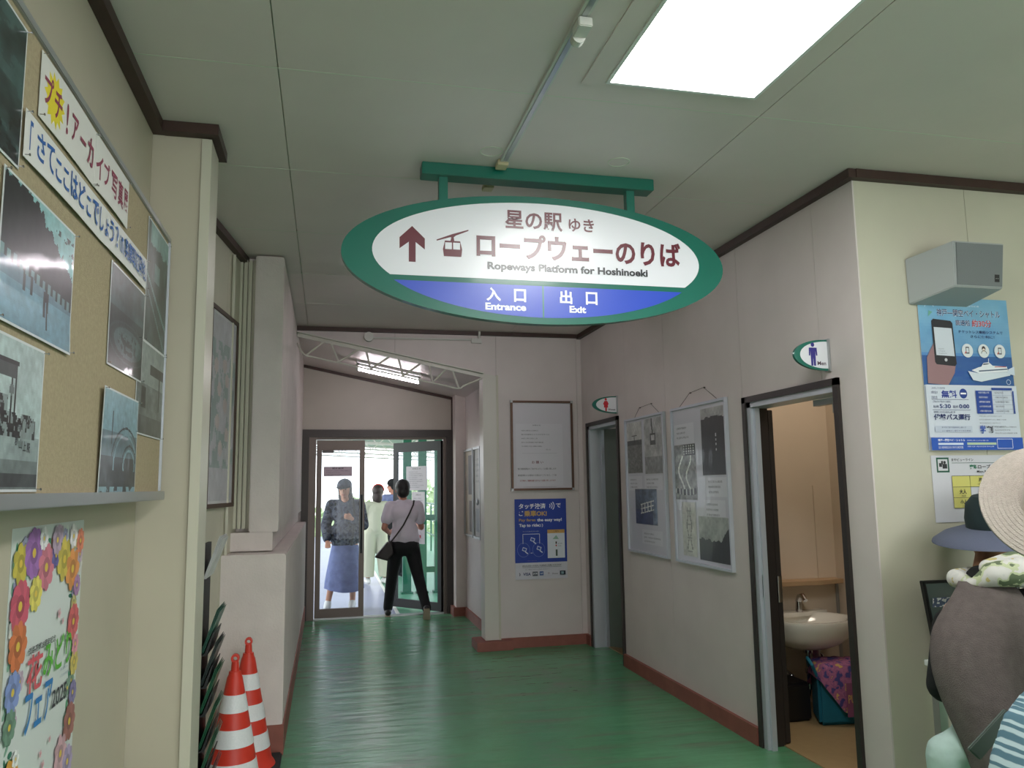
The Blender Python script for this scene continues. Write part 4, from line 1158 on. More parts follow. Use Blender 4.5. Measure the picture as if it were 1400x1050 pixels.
board('photo_board', 6.218, 5.432, .955, 2.032, 'silver framed board of three old photographs, nearer the far doorway', dr_board1,
      [(2.440, 6.02, 2.03), (2.436, 5.90, 2.105), (2.436, 5.67, 2.115), (2.440, 5.52, 2.03)])
def dr_board2(a):
    w, h = a.w, a.h; tk = (60, 58, 72)
    for (x0, y0, x1, y1, s) in ((.02, .76, .42, .90, 14), (.60, .42, .97, .54, 15), (.55, .28, .93, .40, 16)):
        a.rect(w * x0, h * y0, w * x1, h * y1, (210, 210, 218)); a.lines(w * (x0 + .05), h * (y1 - .02), w * (x1 - .04), 3, h * .032, tk, seed=s)
    return [(w * .01, h * .395, w * .44, h * .765, ph_ride, 52, 64), (w * .56, h * .55, w * .985, h * .975, ph_hill, 50, 62), (w * .12, h * .03, w * .40, h * .385, ph_diagram, 24, 40), (w * .44, h * .02, w * .99, h * .30, ph_forest, 64, 50)]
board('photo_board', 5.300, 4.490, .952, 2.034, 'silver framed board of old photographs nearer the men\'s doorway', dr_board2,
      [(2.440, 5.18, 2.03), (2.436, 4.99, 2.118), (2.436, 4.78, 2.130), (2.440, 4.60, 2.03)])

# ------------------------------------------------------------------ wall facing the camera: speaker, posters, monitor
sp = thing('wall_speaker', 'grey wedge shaped loudspeaker mounted high on the cream wall', 'speaker', (2.93, 3.08, 2.38))
P = [(2.822, 3.000, 2.386), (3.090, 3.000, 2.386), (3.104, 2.985, 2.602), (2.822, 2.985, 2.602)]
Q = [(2.715, 3.178, 2.335), (3.045, 3.178, 2.335), (3.050, 3.178, 2.560), (2.712, 3.178, 2.560)]
MB().add(P + Q, [(0, 1, 2, 3), (7, 6, 5, 4), (0, 3, 7, 4), (1, 5, 6, 2), (3, 2, 6, 7), (0, 4, 5, 1)]).build('cabinet', 'speaker', sp, bevel=0.004)
G = [(2.834, 2.9955, 2.396), (3.082, 2.9955, 2.396), (3.093, 2.980, 2.592), (2.833, 2.980, 2.592)]
MB().prism(G, (0, 0.006, 0)).build('grille', 'grille', sp)
MB().prism([(3.040, 2.9925, 2.415), (3.066, 2.9925, 2.415), (3.067, 2.990, 2.450), (3.041, 2.990, 2.450)], (0, 0.006, 0)).build('badge', 'black', sp)
a = Art((3.043, 2.9915, 2.420), (1, 0, 0), (0, 0, 1), .020, .025, (24, 24, 26), thick=.0004)
a.text('M', .003, .010, .017, .022, (210, 210, 210), .02)
a.build('badge_letter', 'paper', sp)

NAVY = (30, 44, 100)
def dr_ferry(a):
    w, h = a.w, a.h
    def X(u): return u * w
    def Z(v): return v * h
    def sky(u, v):
        n = fbm(u * 4, v * 5, 71)
        t = v
        r = 70 + 40 * t + 34 * n * (v > .35); g = 120 + 50 * t + 26 * n * (v > .35); b = 176 + 34 * t + 10 * n
        sea = v < .33
        r = np.where(sea, 34 + 20 * fbm(u * 10, v * 40, 7), r); g = np.where(sea, 78 + 20 * fbm(u * 10, v * 40, 7), g); b = np.where(sea, 140 + 20 * n, b)
        return r, g, b
    a.raster(sky, 0, Z(.42), w, h, 40, 30, .06)
    a.lines(X(.25), Z(.955), X(.75), 1, .012, (230, 236, 246), fill=.7, seed=22)
    a.text('神戸―関空ベイ・シャトル', X(.20), Z(.875), X(.91), Z(.925), WH, .035); a.text('神戸―関空ベイ・シャトル', X(.20), Z(.875), X(.91), Z(.925), NAVY, .012)
    a.text('高速船', X(.40), Z(.815), X(.56), Z(.855), WH, .03); a.text('高速船', X(.40), Z(.815), X(.56), Z(.855), NAVY, .01)
    a.text('約30分', X(.58), Z(.81), X(.80), Z(.86), WH, .035); a.text('約30分', X(.58), Z(.81), X(.80), Z(.86), (190, 40, 56), .015)
    a.text('チケットレス乗船システムで', X(.42), Z(.765), X(.92), Z(.787), NAVY, .01)
    a.text('さらに便利に！', X(.55), Z(.735), X(.82), Z(.755), NAVY, .01)
    # green line map in the corner
    a.arc(X(.12), Z(.925), .026, .3, 2.9, .004, (200, 220, 240)); a.poly([(X(.10), Z(.87)), (X(.15), Z(.90)), (X(.11), Z(.91))], (110, 170, 150))
    # hand with phone (code left out)
    a.poly([(X(.04), Z(.43)), (X(.05), Z(.60)), (X(.14), Z(.70)), (X(.22), Z(.66)), (X(.36), Z(.56)), (X(.34), Z(.50)), (X(.26), Z(.42))], (150, 116, 120))
    a.poly([(X(.13), Z(.84)), (X(.15), Z(.855)), (X(.34), Z(.845)), (X(.36), Z(.83)), (X(.37), Z(.56)), (X(.35), Z(.545)), (X(.15), Z(.555)), (X(.135), Z(.57))], (34, 34, 40))
    a.poly([(X(.15), Z(.80)), (X(.345), Z(.795)), (X(.355), Z(.61)), (X(.155), Z(.615))], (206, 212, 222))
    a.lines(X(.18), Z(.66), X(.28), 4, .011, (120, 124, 134), seed=23)
    a.ell(X(.255), Z(.585), .008, .008, (190, 190, 196))
    for k, cx in enumerate((.50, .68, .86)):
        a.ell(X(cx), Z(.65), .032, .034, (220, 224, 228))
        if k == 1: a.ell(X(cx), Z(.665), .011, .013, (70, 60, 60)); a.ell(X(cx), Z(.655), .008, .009, (226, 212, 200)); a.arc(X(cx), Z(.632), .015, 0, PI, .003, (60, 60, 66))
        else: a.rect(X(cx) - .010, Z(.63), X(cx) + .010, Z(.675), (50, 54, 60)); a.rect(X(cx) - .007, Z(.637), X(cx) + .007, Z(.668), (210, 214, 220)); a.line([(X(cx) - .016, Z(.63)), (X(cx) - .008, Z(.645))], .006, (190, 90, 80))
    # white ferry
    a.poly([(X(.48), Z(.515)), (X(.53), Z(.455)), (X(.62), Z(.445)), (X(.95), Z(.49)), (X(.96), Z(.515)), (X(.60), Z(.50))], (212, 220, 230))
    a.poly([(X(.52), Z(.520)), (X(.60), Z(.500)), (X(.93), Z(.515)), (X(.92), Z(.548)), (X(.70), Z(.555)), (X(.60), Z(.540))], (228, 232, 238))
    a.poly([(X(.63), Z(.543)), (X(.70), Z(.553)), (X(.76), Z(.553)), (X(.72), Z(.575)), (X(.66), Z(.570))], (230, 234, 240))
    a.poly([(X(.65), Z(.556)), (X(.70), Z(.560)), (X(.735), Z(.568)), (X(.66), Z(.566))], (60, 70, 90))
    a.line([(X(.60), Z(.515)), (X(.92), Z(.532))], .006, (80, 96, 120)); a.line([(X(.78), Z(.545)), (X(.91), Z(.547))], .004, (190, 90, 90)); a.line([(X(.715), Z(.575)), (X(.72), Z(.60))], .003, (226, 230, 236))
    a.poly([(X(.92), Z(.50)), (X(1), Z(.49)), (X(1), Z(.55)), (X(.93), Z(.53))], (206, 216, 230))
    a.arc(X(.92), Z(.445), .012, 0, 2 * PI, .003, (190, 200, 220)); 
    # white information half
    a.rect(0, Z(.08), w, Z(.42), (206, 212, 224))
    a.lines(X(.06), Z(.405), X(.32), 1, .02, NAVY, fill=.5, seed=24)
    a.lines(X(.05), Z(.38), X(.14), 2, .024, NAVY, fill=.6, seed=25)
    a.text('無料', X(.16), Z(.335), X(.33), Z(.385), (40, 60, 150), .03)
    a.ell(X(.40), Z(.365), .022, .024, (30, 60, 140)); a.rect(X(.37), Z(.36), X(.43), Z(.37), WH)
    a.line([(X(.05), Z(.325)), (X(.45), Z(.325))], .0018, NAVY)
    a.lines(X(.06), Z(.318), X(.28), 1, .02, NAVY, fill=.5, seed=26)
    a.text('5:30', X(.13), Z(.268), X(.25), Z(.295), (30, 50, 120), .02); a.text('始発', X(.06), Z(.27), X(.12), Z(.288), NAVY); a.text('最終', X(.27), Z(.27), X(.33), Z(.288), NAVY); a.text('0:00', X(.34), Z(.268), X(.45), Z(.295), (30, 50, 120), .02)
    a.line([(X(.05), Z(.258)), (X(.46), Z(.258))], .0018, NAVY)
    a.lines(X(.06), Z(.25), X(.30), 1, .02, NAVY, fill=.5, seed=27)
    a.text('代替バス運行', X(.055), Z(.192), X(.45), Z(.232), NAVY, .03)
    a.rect(X(.06), Z(.115), X(.46), Z(.155), (190, 198, 214)); a.lines(X(.13), Z(.15), X(.45), 2, .016, NAVY, seed=28)
    L = a.rect(X(.53), Z(.235), X(.71), Z(.385), (30, 66, 150)); a.rect(X(.71), Z(.39), X(.94), Z(.405), (30, 66, 150)); a.rect(X(.94), Z(.235), X(.955), Z(.385), (30, 66, 150))
    a.lines(X(.56), Z(.378), X(.69), 5, .0222, WH, seed=29, fill=.4)
    a.lines(X(.74), Z(.378), X(.91), 5, .0222, (90, 90, 110), seed=30, fill=.4)
    for k in range(6): a.line([(X(.71), Z(.235 + .03 * k)), (X(.94), Z(.235 + .03 * k))], .0012, (140, 150, 176))
    a.line([(X(.825), Z(.235)), (X(.825), Z(.385))], .0012, (140, 150, 176))
    a.lines(X(.54), Z(.222), X(.95), 4, .0165, (110, 114, 130), seed=31, fill=.35)
    a.text('学', X(.54), Z(.105), X(.60), Z(.16), (40, 80, 170), .03); a.text('割', X(.615), Z(.11), X(.68), Z(.155), (50, 50, 70), .03)
    a.lines(X(.70), Z(.153), X(.98), 3, .015, (80, 84, 100), seed=32)
    a.rect(0, 0, w, Z(.08), (36, 84, 178))
    a.text('神戸―関空ベイ・シャトル', X(.07), Z(.055), X(.36), Z(.072), WH, .02)
    a.rect(X(.07), Z(.033), X(.34), Z(.046), (210, 220, 236)); a.lines(X(.07), Z(.025), X(.34), 1, .015, WH, fill=.8, seed=33)
    a.rect(X(.38), Z(.033), X(.70), Z(.048), (180, 200, 170)); a.lines(X(.38), Z(.065), X(.68), 1, .012, WH, seed=34); a.lines(X(.38), Z(.026), X(.68), 1, .012, WH, seed=35)
    a.line([(X(.71), Z(.01)), (X(.88), Z(.01)), (X(.88), Z(.07)), (X(.71), Z(.07)), (X(.71), Z(.01))], .002, WH)
a = Art((2.762, 3.1745, 1.636), *BACK, 0.519, 0.742, (206, 212, 224))
dr_ferry(a)
tag(a.build('ferry_poster', 'paper'), 'blue and white high-speed ferry poster with a hand holding a phone', 'poster')

def dr_price(a):
    w, h = a.w, a.h; GR = (20, 84, 66); K = (44, 44, 50)
    a.rect(.028, .232, .098, .302, GR); a.rect(.036, .240, .090, .294, (206, 206, 212))
    a.rect(.042, .258, .058, .276, K); a.rect(.060, .250, .086, .272, K); a.ell(.073, .279, .007, .007, K); a.rect(.054, .27, .064, .286, K)
    a.text('まやビューライン', .112, .284, .235, .298, K, .01)
    a.line([(.112, .276), (.58, .276)], .002, GR)
    a.text('摩耶', .210, .246, .256, .268, (40, 120, 90), .03); a.text('ロープウェー', .258, .248, .40, .267, K, .02)
    a.text('Maya Ropeway', .250, .226, .36, .240, K, .01)
    YL = (206, 200, 112)
    a.rect(.105, .163, .46, .215, YL); a.rect(.105, .065, .205, .163, YL)
    for x in (.105, .205, .35, .46): a.line([(x, .065), (x, .215)], .0018, K)
    for z in (.065, .113, .163, .215): a.line([(.105, z), (.46, z)], .0018, K)
    a.text('片道', .252, .186, .298, .207, K, .03); a.text('One way', .245, .170, .305, .179, K); a.text('往復', .385, .186, .43, .207, K, .03)
    a.text('大人', .138, .130, .178, .152, K, .03); a.text('Adult', .148, .118, .172, .125, K)
    a.text('小人', .138, .082, .178, .104, K, .03); a.text('Child', .148, .070, .172, .077, K)
    a.text('¥450', .245, .126, .310, .150, K, .03); a.text('¥230', .245, .078, .310, .102, K, .03)
    a.text('¥900', .375, .126, .44, .150, K, .03); a.text('¥450', .375, .078, .44, .102, K, .03)
    a.lines(.16, .056, .52, 4, .0128, (70, 70, 78), fill=.55, seed=36)
a = Art((2.768, 3.1765, 1.300), *BACK, 0.60, 0.312, (204, 204, 212))
dr_price(a)
tag(a.build('fare_poster', 'laminate'), 'white fare list with a yellow table under the ferry poster', 'poster')

mn = thing('monitor', 'thin dark edged monitor on a desk behind the stooping person', 'monitor', (2.83, 3.06, 0.70))
def tilt(x, z): return (x + (1.055 - z) * .06, 3.055 - (1.055 - z) * .10, z)
c4 = [tilt(2.569, 1.055), tilt(3.075, 1.055), tilt(3.075, .755), tilt(2.569, .755)]
MB().prism(c4, (0, .025, 0)).build('housing', 'black', mn, bevel=.003)
c4 = [tilt(2.581, 1.043), tilt(3.063, 1.043), tilt(3.063, .770), tilt(2.581, .770)]
MB().prism([(x, y - .0015, z) for x, y, z in c4], (0, .0015, 0)).build('screen', 'screen', mn)
a = Art((2.597, 3.0445, .925), (1, 0, 0), (0, -.1, 1), .12, .06, (92, 104, 128), thick=.0005)
a.raster(lambda u, v: (90 + 150 * (fbm(u * 9, v * 5, 80) > .52) * (v > .3), 100 + 140 * (fbm(u * 9, v * 5, 80) > .52) * (v > .3), 130 + 110 * (fbm(u * 9, v * 5, 80) > .52) * (v > .3)), .002, .002, .118, .058, 40, 20)
a.build('screen_picture', 'paper', mn)
MB().box((2.80, 3.045, .71), (2.88, 3.085, .80)).box((2.73, 3.0, .7005), (2.95, 3.13, .712)).build('stand', 'black', mn)
dk = thing('desk', 'low white desk holding the monitor against the cream wall', 'desk', (2.85, 2.98, 0))
B('desktop', (2.62, 2.99, .675), (3.6, 3.15, .70), 'lamp_body', dk, bevel=.003)
for x in (2.66, 3.56):
    for y in (3.015, 3.12): B('leg', (x - .02, y - .02, 0), (x + .02, y + .02, .675), 'alu', dk)

# ------------------------------------------------------------------ men's room: basin, shelf, bag, door closer
sh = tag(MB().prism([(2.60, 4.999, .800), (3.485, 4.999, .800), (3.485, 4.90, .800), (3.30, 4.86, .800), (2.60, 4.86, .800)], (0, 0, .030)).build('wall_shelf', 'shelf', bevel=.003), 'wooden shelf above the white wash basin', 'shelf')
bs = thing('wash_basin', 'white ceramic wash basin with chrome tap and pipes in the men\'s room', 'wash basin', (3.12, 4.78, .3))
b = MB(); cx, cy = 3.09, 4.76
prof_o = [(.05, .415), (.14, .425), (.22, .455), (.285, .505), (.305, .560), (.315, .600), (.310, .612), (.290, .614), (.262, .606), (.235, .570), (.17, .515), (.03, .495), (.0, .494)]
b.lathe(prof_o, (cx, cy, 0), n=44, sx=1.0, sy=.80)
b.box((cx - .27, 4.93, .50), (cx + .27, 4.9985, .622))
b.prism([(cx - .10, 4.90, .595), (cx + .10, 4.90, .595), (cx + .27, 4.99, .595), (cx - .27, 4.99, .595)], (0, 0, .026))
b.build('bowl', 'ceramic', bs, smooth=True)
MB().box((cx - .085, 4.945, .560), (cx - .045, 4.955, .572)).build('overflow', 'black', bs)
MB().cyl((cx + .055, 4.93, .60), (cx + .055, 4.93, .70), .024, .020, n=16).tube([(cx + .055, 4.93, .69), (cx + .055, 4.915, .722), (cx + .055, 4.88, .735), (cx + .055, 4.845, .705)], [.020, .020, .018, .016], n=10).build('tap', 'chrome', bs, smooth=True)
MB().tube([(cx + .02, 4.80, .43), (cx + .02, 4.80, .16), (cx + .0, 4.80, .10), (cx - .03, 4.82, .09), (cx - .055, 4.85, .12), (cx - .06, 4.88, .22), (cx - .06, 4.99, .24)], .017, n=10).cyl((cx + .02, 4.80, .38), (cx + .02, 4.80, .43), .03, n=14).cyl((cx + .02, 4.80, .25), (cx + .02, 4.80, .28), .024, n=14).build('trap', 'chrome', bs, smooth=True)
MB().cyl((cx + .15, 4.99, .36), (cx + .15, 4.93, .36), .022, n=12).box((cx + .12, 4.90, .32), (cx + .18, 4.95, .41)).tube([(cx + .15, 4.93, .36), (cx + .19, 4.90, .34), (cx + .21, 4.90, .26)], .010, n=8).build('stop_valve', 'chrome', bs)
cl = thing('door_closer', 'chrome door closer arm at the top of the men\'s doorway', 'door closer', (2.62, 3.8, 1.92))
MB().cyl((2.60, 3.62, 1.905), (2.60, 3.62, 1.855), .020, n=14).box((2.585, 3.50, 1.905), (2.625, 3.80, 1.938)).build('mount', 'alu', cl)
MB().tube([(2.60, 3.62, 1.86), (2.66, 3.55, 1.82)], .007, n=6).tube([(2.66, 3.55, 1.82), (2.72, 3.36, 1.845)], .007, n=6).cyl((2.66, 3.55, 1.81), (2.66, 3.55, 1.835), .012, n=10).build('arm', 'alu', cl)
# teal bag with a patterned cloth thrown over
bg_ = thing('teal_bag', 'teal box-shaped bag on the floor under the basin', 'bag', (3.20, 4.62, .006))
MB().prism([(2.97, 4.50, .008), (3.24, 4.47, .008), (3.38, 4.66, .008), (3.08, 4.74, .008)], (0, 0, .33)).build('bag_body', 'teal_bag', bg_, bevel=.02)
MB().tube([(2.98, 4.52, .30), (2.94, 4.50, .37), (2.96, 4.58, .40), (3.02, 4.66, .33)], .010, n=8).build('handle', 'teal_bag', bg_)
b = MB()
hem = [(2.985, 4.475), (3.11, 4.455), (3.25, 4.445), (3.34, 4.53), (3.415, 4.66), (3.25, 4.73), (3.08, 4.76), (3.00, 4.62)]
zh = [.28, .10, .03, .02, .05, .10, .2, .3]
rings = []
n = 8
cxm, cym = 3.18, 4.60
vs = [(cxm, cym, .372)]; fs = []
for k, (sc_, zf) in enumerate(((.45, .375), (.86, .365), (1.0, .335), (1.04, .2), (1.07, None))):
    for i in range(n * 4):
        q = i / 4; i0 = int(q) % n; i1 = (i0 + 1) % n; f_ = q - int(q)
        x = hem[i0][0] * (1 - f_) + hem[i1][0] * f_; y = hem[i0][1] * (1 - f_) + hem[i1][1] * f_; zz = zh[i0] * (1 - f_) + zh[i1] * f_
        wv = .006 * math.sin(i * 1.9) if sc_ > 1 else 0
        z = zz if zf is None else max(zf if sc_ <= 1 else (zf if zf > zz else zz + .02), zz)
        vs.append((cxm + (x - cxm) * (sc_ + wv * 4), cym + (y - cym) * (sc_ + wv * 4), z + (.004 * math.sin(i * 2.3) if sc_ < 1 else 0)))
m = n * 4
for i in range(m): fs.append((0, 1 + i, 1 + (i + 1) % m))
for k in range(4):
    for i in range(m): fs.append((1 + k * m + i, 1 + (k + 1) * m + i, 1 + (k + 1) * m + (i + 1) % m, 1 + k * m + (i + 1) % m))
M['pink_print'] = patch_mat('pink_printed_cloth', [(64, 60, 120), (140, 84, 124), (158, 96, 132), (148, 88, 124), (196, 160, 96)], 22)
ck = thing('printed_cloth', 'purple cloth with yellow lettering draped over the teal bag', 'cloth', (3.24, 4.60, .02))
b.add(vs, fs).build('cloth', 'pink_print', ck, smooth=True)
a = Art((3.115, 4.4265, .07), (1, -.08, 0), (0, 0, 1), .13, .20, (128, 74, 108), thick=.001)
a.text('PUCCI', .01, .08, .12, .13, (190, 156, 92), .02)
a.v = [(x, y, z) for x, y, z in a.v]
a.build('lettering', 'paper', ck)
tag(MB().cyl((3.43, 4.80, .006), (3.43, 4.80, .30), .05, .055, n=20).build('white_canister', 'pvc', bevel=.003), 'white canister on the floor in the room corner behind the bag', 'canister')
tag(MB().box((2.80, 4.62, .007), (3.00, 4.86, .24)).build('black_box', 'black', bevel=.015), 'low black box on the floor under the basin', 'box')

# ------------------------------------------------------------------ left wall: cork board with prints
XB = -0.71                     # wall face; the board itself stands proud on a deep casing
BS = 0.896                      # print units on the board: metres per drawing unit
def by(y): return y * BS
def bz(z): return 1.5 + (z - 1.5) * BS
def bxx(x): return x * BS
cb = thing('cork_board', 'tan cork board in a grey aluminium frame on the left wall', 'cork board', (-0.70, 2.4, 1.466))
B('cork_panel', (-0.650, by(0.95), bz(1.485)), (bxx(-0.6925), by(3.605), bz(2.585)), 'cork', cb)
B('casing', (XB + .0005, by(0.95), bz(1.50)), (-0.6505, by(3.60), bz(2.57)), 'wall', cb)
B('bottom_rail', (-0.66, by(0.93), bz(1.462)), (bxx(-0.672), by(3.64), bz(1.498)), 'alu', cb, bevel=.002)
B('top_rail', (-0.66, by(0.93), bz(2.580)), (bxx(-0.684), by(3.62), bz(2.604)), 'alu', cb, bevel=.002)
B('end_rail', (-0.66, by(3.604), bz(1.500)), (bxx(-0.684), by(3.624), bz(2.580)), 'alu_l', cb, bevel=.002)

V3 = lambda *a: Vector(a)
def pin_photo(name, y0, y1, z0, z1, label, fn, nx, ny, extra=None, x=-0.689, bend=None, border=.006, pins=True, base=(206, 210, 212), mat_='photo', cat='photograph', group='old photographs on the cork board'):
    a = Art((bxx(x), by(y0), bz(z0)), *LEFT, y1 - y0, z1 - z0, base, thick=.001, bend=bend, unit=BS)
    if fn: a.raster(fn, border, border, y1 - y0 - border, z1 - z0 - border, nx, ny)
    if extra: extra(a)
    if pins:
        o = thing(name, label, cat, (bxx(x), by((y0 + y1) / 2), bz(z0)), group)
        a.build('print_sheet', mat_, o)
        for (yy, zz) in ((y0 + .006, z1 - .006), (y1 - .006, z1 - .006), (y1 - .006, z0 + .006), (y0 + .006, z0 + .006)):
            d = bend((yy - y0) / (y1 - y0), (zz - z0) / (z1 - z0)) if bend else 0
            q = V3(bxx(x) + d, by(yy), bz(zz)); MB().cyl(q + V3(.0005, 0, 0), q + V3(.010, 0, 0), .0011, n=6).cyl(q + V3(.009, 0, 0), q + V3(.011, 0, 0), .003, n=8).build('pin', 'chrome', o)
        return o
    return tag(a.build(name, mat_), label, cat, group)
def f_aerial(u, v):
    n = fbm(u * 6, v * 9, 101); g = 50 + 90 * n; g = np.where((n > .62), 120, g); g = np.where((u > .6) & (v < .35) & (fbm(u * 22, v * 22, 102) > .55), 22, g)
    return tone(g, (.60, .86, .86))
def f_rink(u, v):
    n = fbm(u * 14, v * 12, 103); top = 1.0 - .42 * np.clip((u - .3) / .7, 0, 1) ** 1.3 + .12 * (fbm(u * 22, u * 0, 104) - .5)
    sky = v > top; fen = .50 - .10 * u
    g = np.where(sky, 182 + 12 * n, 26 + 46 * n)
    tree = (u > .62) & sky & (fbm(u * 20, v * 20, 105) > .60) & (v > .62) & (v < .92); g = np.where(tree, 50, g)
    ice = v < fen - .07; g = np.where(ice, 148 + 26 * fbm(u * 3, v * 6, 106) - 20 * (v > .3), g)
    fenb = (v <= fen) & (v >= fen - .07); g = np.where(fenb, np.where(np.mod(u * 13, 1) < .55, 150, 52), g)
    for (cu, cv, hh) in ((.30, .33, .06), (.40, .34, .07), (.62, .22, .15), (.58, .26, .10)):
        m = (np.abs(u - cu) < .016 + .012 * (v - cv)) & (np.abs(v - cv) < hh); g = np.where(m, 34, g)
    r, gg, b = tone(g, (.72, .98, 1.0)); b = np.where(ice, b * 1.10, b)
    return r, gg, b
def f_stationpic(u, v):
    n = fbm(u * 8, v * 8, 107); g = 178 + 14 * n
    g = np.where((v > .20) & (v < .36), 152 + 14 * n, g); g = np.where(v < .20, 120 + 20 * n, g); g = np.where((v < .10) & (v > .02), 56 + 60 * n, g)
    crowd = (v > .35) & (v < .47 + .08 * fbm(u * 14, u * 0, 108) + .12 * (u < .45)) & (u < .92); g = np.where(crowd, np.where(fbm(u * 26, v * 22, 109) > .47, 46, 150), g)
    for x in (.50, .56): g = np.where((np.abs(u - x) < .010) & (v > .40) & (v < .86), 50, g)
    g = np.where((v > .84) & (v < .865) & (u < .60), 56, g); g = np.where((u > .30) & (u < .56) & (v > .74) & (v < .84), 96, g)
    for c in (.12, .26, .50): g = np.where(((u - c) ** 2 / .0016 + (v - .66) ** 2 / .0012) < 1, 128, g)
    return tone(g, (.90, 1.0, 1.0))
def f_pond(u, v):
    n = fbm(u * 6, v * 8, 110); g = 46 + 60 * n + 26 * (v > .6)
    d = ((u - .55) / .42) ** 2 + ((v - .30) / .16) ** 2; g = np.where((d < 1) & (d > .55), 96 + 40 * n, g); g = np.where(d < .55, np.where(fbm(u * 20, v * 24, 111) > .5, 130, 66), g)
    g = np.where((np.abs(d - 1.7) < .12), 100, g)
    return tone(g, (.66, .92, .92))
def f_tall(u, v):
    n = fbm(u * 7, v * 9, 112); g = 66 + 60 * n; g = np.where(v > .78 + .1 * fbm(u * 12, u * 0, 3), 150 + 30 * n, g); g = np.where((u > .35) & (u < .6) & (np.abs(v - .62) < .08), 150, g)
    g = np.where(np.abs(v - .55 + .35 * u) < .02, 150, g); g = np.where(np.abs(v - .45 + .45 * u) < .015, 140, g); g = np.where((u < .12) & (v > .75), 100, g)
    return tone(g, (.70, .94, .92))
def f_street(u, v):
    n = fbm(u * 9, v * 8, 113); g = 140 + 24 * n; g = np.where(v < .55, 96 + 50 * fbm(u * 12, v * 12, 114), g); g = np.where(v < .2, 76 + 40 * n, g)
    g = np.where((v > .68) & (v < .80) & (u > .45), 60 + 20 * n, g); g = np.where((np.abs(u - .84) < .02) & (v > .3) & (v < .8), 70, g)
    g = np.where((np.abs(u - .25) < .08) & (v > .28) & (v < .52), 48, g)
    return tone(g, (.92, 1.0, .98))
def f_coaster(u, v):
    n = fbm(u * 8, v * 9, 115); g = np.where(v > .62, 146 + 30 * v + 10 * n, 112 + 40 * n); g = np.where(v < .38, 40 + 60 * n, g)
    for k, (c, rr) in enumerate(((.66, .40), (.66, .33), (.78, .22), (.78, .17))):
        d = np.sqrt((u - c) ** 2 + ((v - .30) * 1.05) ** 2) ; g = np.where((np.abs(d - rr) < .012) & (v > .25), 40 if k % 2 == 0 else 170, g)
    g = np.where((np.abs(u - .25) < .01) & (v > .5) & (v < .82), 60, g); g = np.where((v < .09) & (fbm(u * 9, v * 9, 116) > .42), 170, g)
    r, gg, b = tone(g, (.70, .92, 1.0))
    return r, gg, b
pin_photo('photograph', 1.30, 1.912, 2.225, 2.56, 'large dark aerial photograph at the top left of the cork board', f_aerial, 90, 60)
pin_photo('photograph', 1.830, 2.327, 1.868, 2.206, 'photograph of skaters on an ice rink before dark trees', f_rink, 92, 66, bend=lambda u, v: .012 * max(0, (.25 - v)) + .002)
def st_text(a):
    a.text('郡', .232, .104, .252, .127, (30, 40, 44), .02); a.text('山', .256, .098, .276, .121, (30, 40, 44), .02); a.text('上', .281, .094, .300, .117, (30, 40, 44), .02); a.text('駅', .305, .090, .326, .114, (30, 40, 44), .02)
    a.text('クロニ', .232, .142, .272, .151, (50, 60, 64), .01)
pin_photo('photograph', 1.760, 2.151, 1.502, 1.848, 'pale photograph of a crowded mountain top station, lowest on the board', f_stationpic, 84, 66, extra=st_text, x=-.6885)
pin_photo('photograph', 2.710, 3.192, 1.905, 2.246, 'dark photograph of a round pond under the blue lettered banner', f_pond, 84, 70, x=-.6882)
pin_photo('photograph', 3.203, 3.598, 2.072, 2.565, 'tall greenish photograph in the upper right corner of the board', f_tall, 60, 76)
pin_photo('photograph', 3.120, 3.600, 1.712, 2.074, 'grey street scene photograph at the right edge of the board', f_street, 66, 60, x=-.6886)
pin_photo('photograph', 2.665, 3.150, 1.478, 1.830, 'blue toned photograph of roller coaster arches above the bottom rail', f_coaster, 84, 76, x=-.6868, bend=lambda u, v: .002 + .010 * (1 - u) * v * .6)
def ban1(s, sun):
    def d(a):
        if sun:
            pts = []
            for i in range(28):
                r = .072 if i % 2 == 0 else .052
                pts.append((.098 + r * 1.02 * math.cos(2 * PI * i / 28), .085 + r * math.sin(2 * PI * i / 28)))
            a.poly(pts, (222, 204, 40))
        C = (136, 52, 76)
        if sun:
            a.text('プ', .025, .050, .085, .130, C, .02); a.text('チ', .095, .045, .150, .122, C, .02); a.text('!', .185, .040, .200, .125, C, .02)
            a.text('ア', .230, .045, .285, .120, C, .02); a.text('ー', .305, .075, .360, .088, C, .02); a.text('カ', .378, .040, .440, .125, C, .02)
        else:
            a.text('イ', .010, .040, .080, .120, C, .02); a.text('ブ', .090, .045, .155, .125, C, .02); a.text('写', .175, .040, .245, .125, C, .02); a.text('真', .255, .040, .325, .130, C, .02); a.text('展', .335, .045, .392, .128, C, .02)
    return d
pin_photo('banner', 2.005, 2.470, 2.400, 2.568, 'white banner strip with purple lettering over a yellow starburst', None, 0, 0, extra=ban1('', True), x=-.6880, base=(214, 212, 208), mat_='paper', cat='banner', group='lettered banners on the cork board', bend=lambda u, v: .003 * math.sin(3.1 * u))
pin_photo('banner', 2.468, 2.872, 2.400, 2.569, 'white banner strip with purple lettering, second half without the starburst', None, 0, 0, extra=ban1('', False), x=-.6870, base=(214, 212, 208), mat_='paper', cat='banner', group='lettered banners on the cork board', bend=lambda u, v: .004 * math.sin(3.1 * u) * (1 - v))
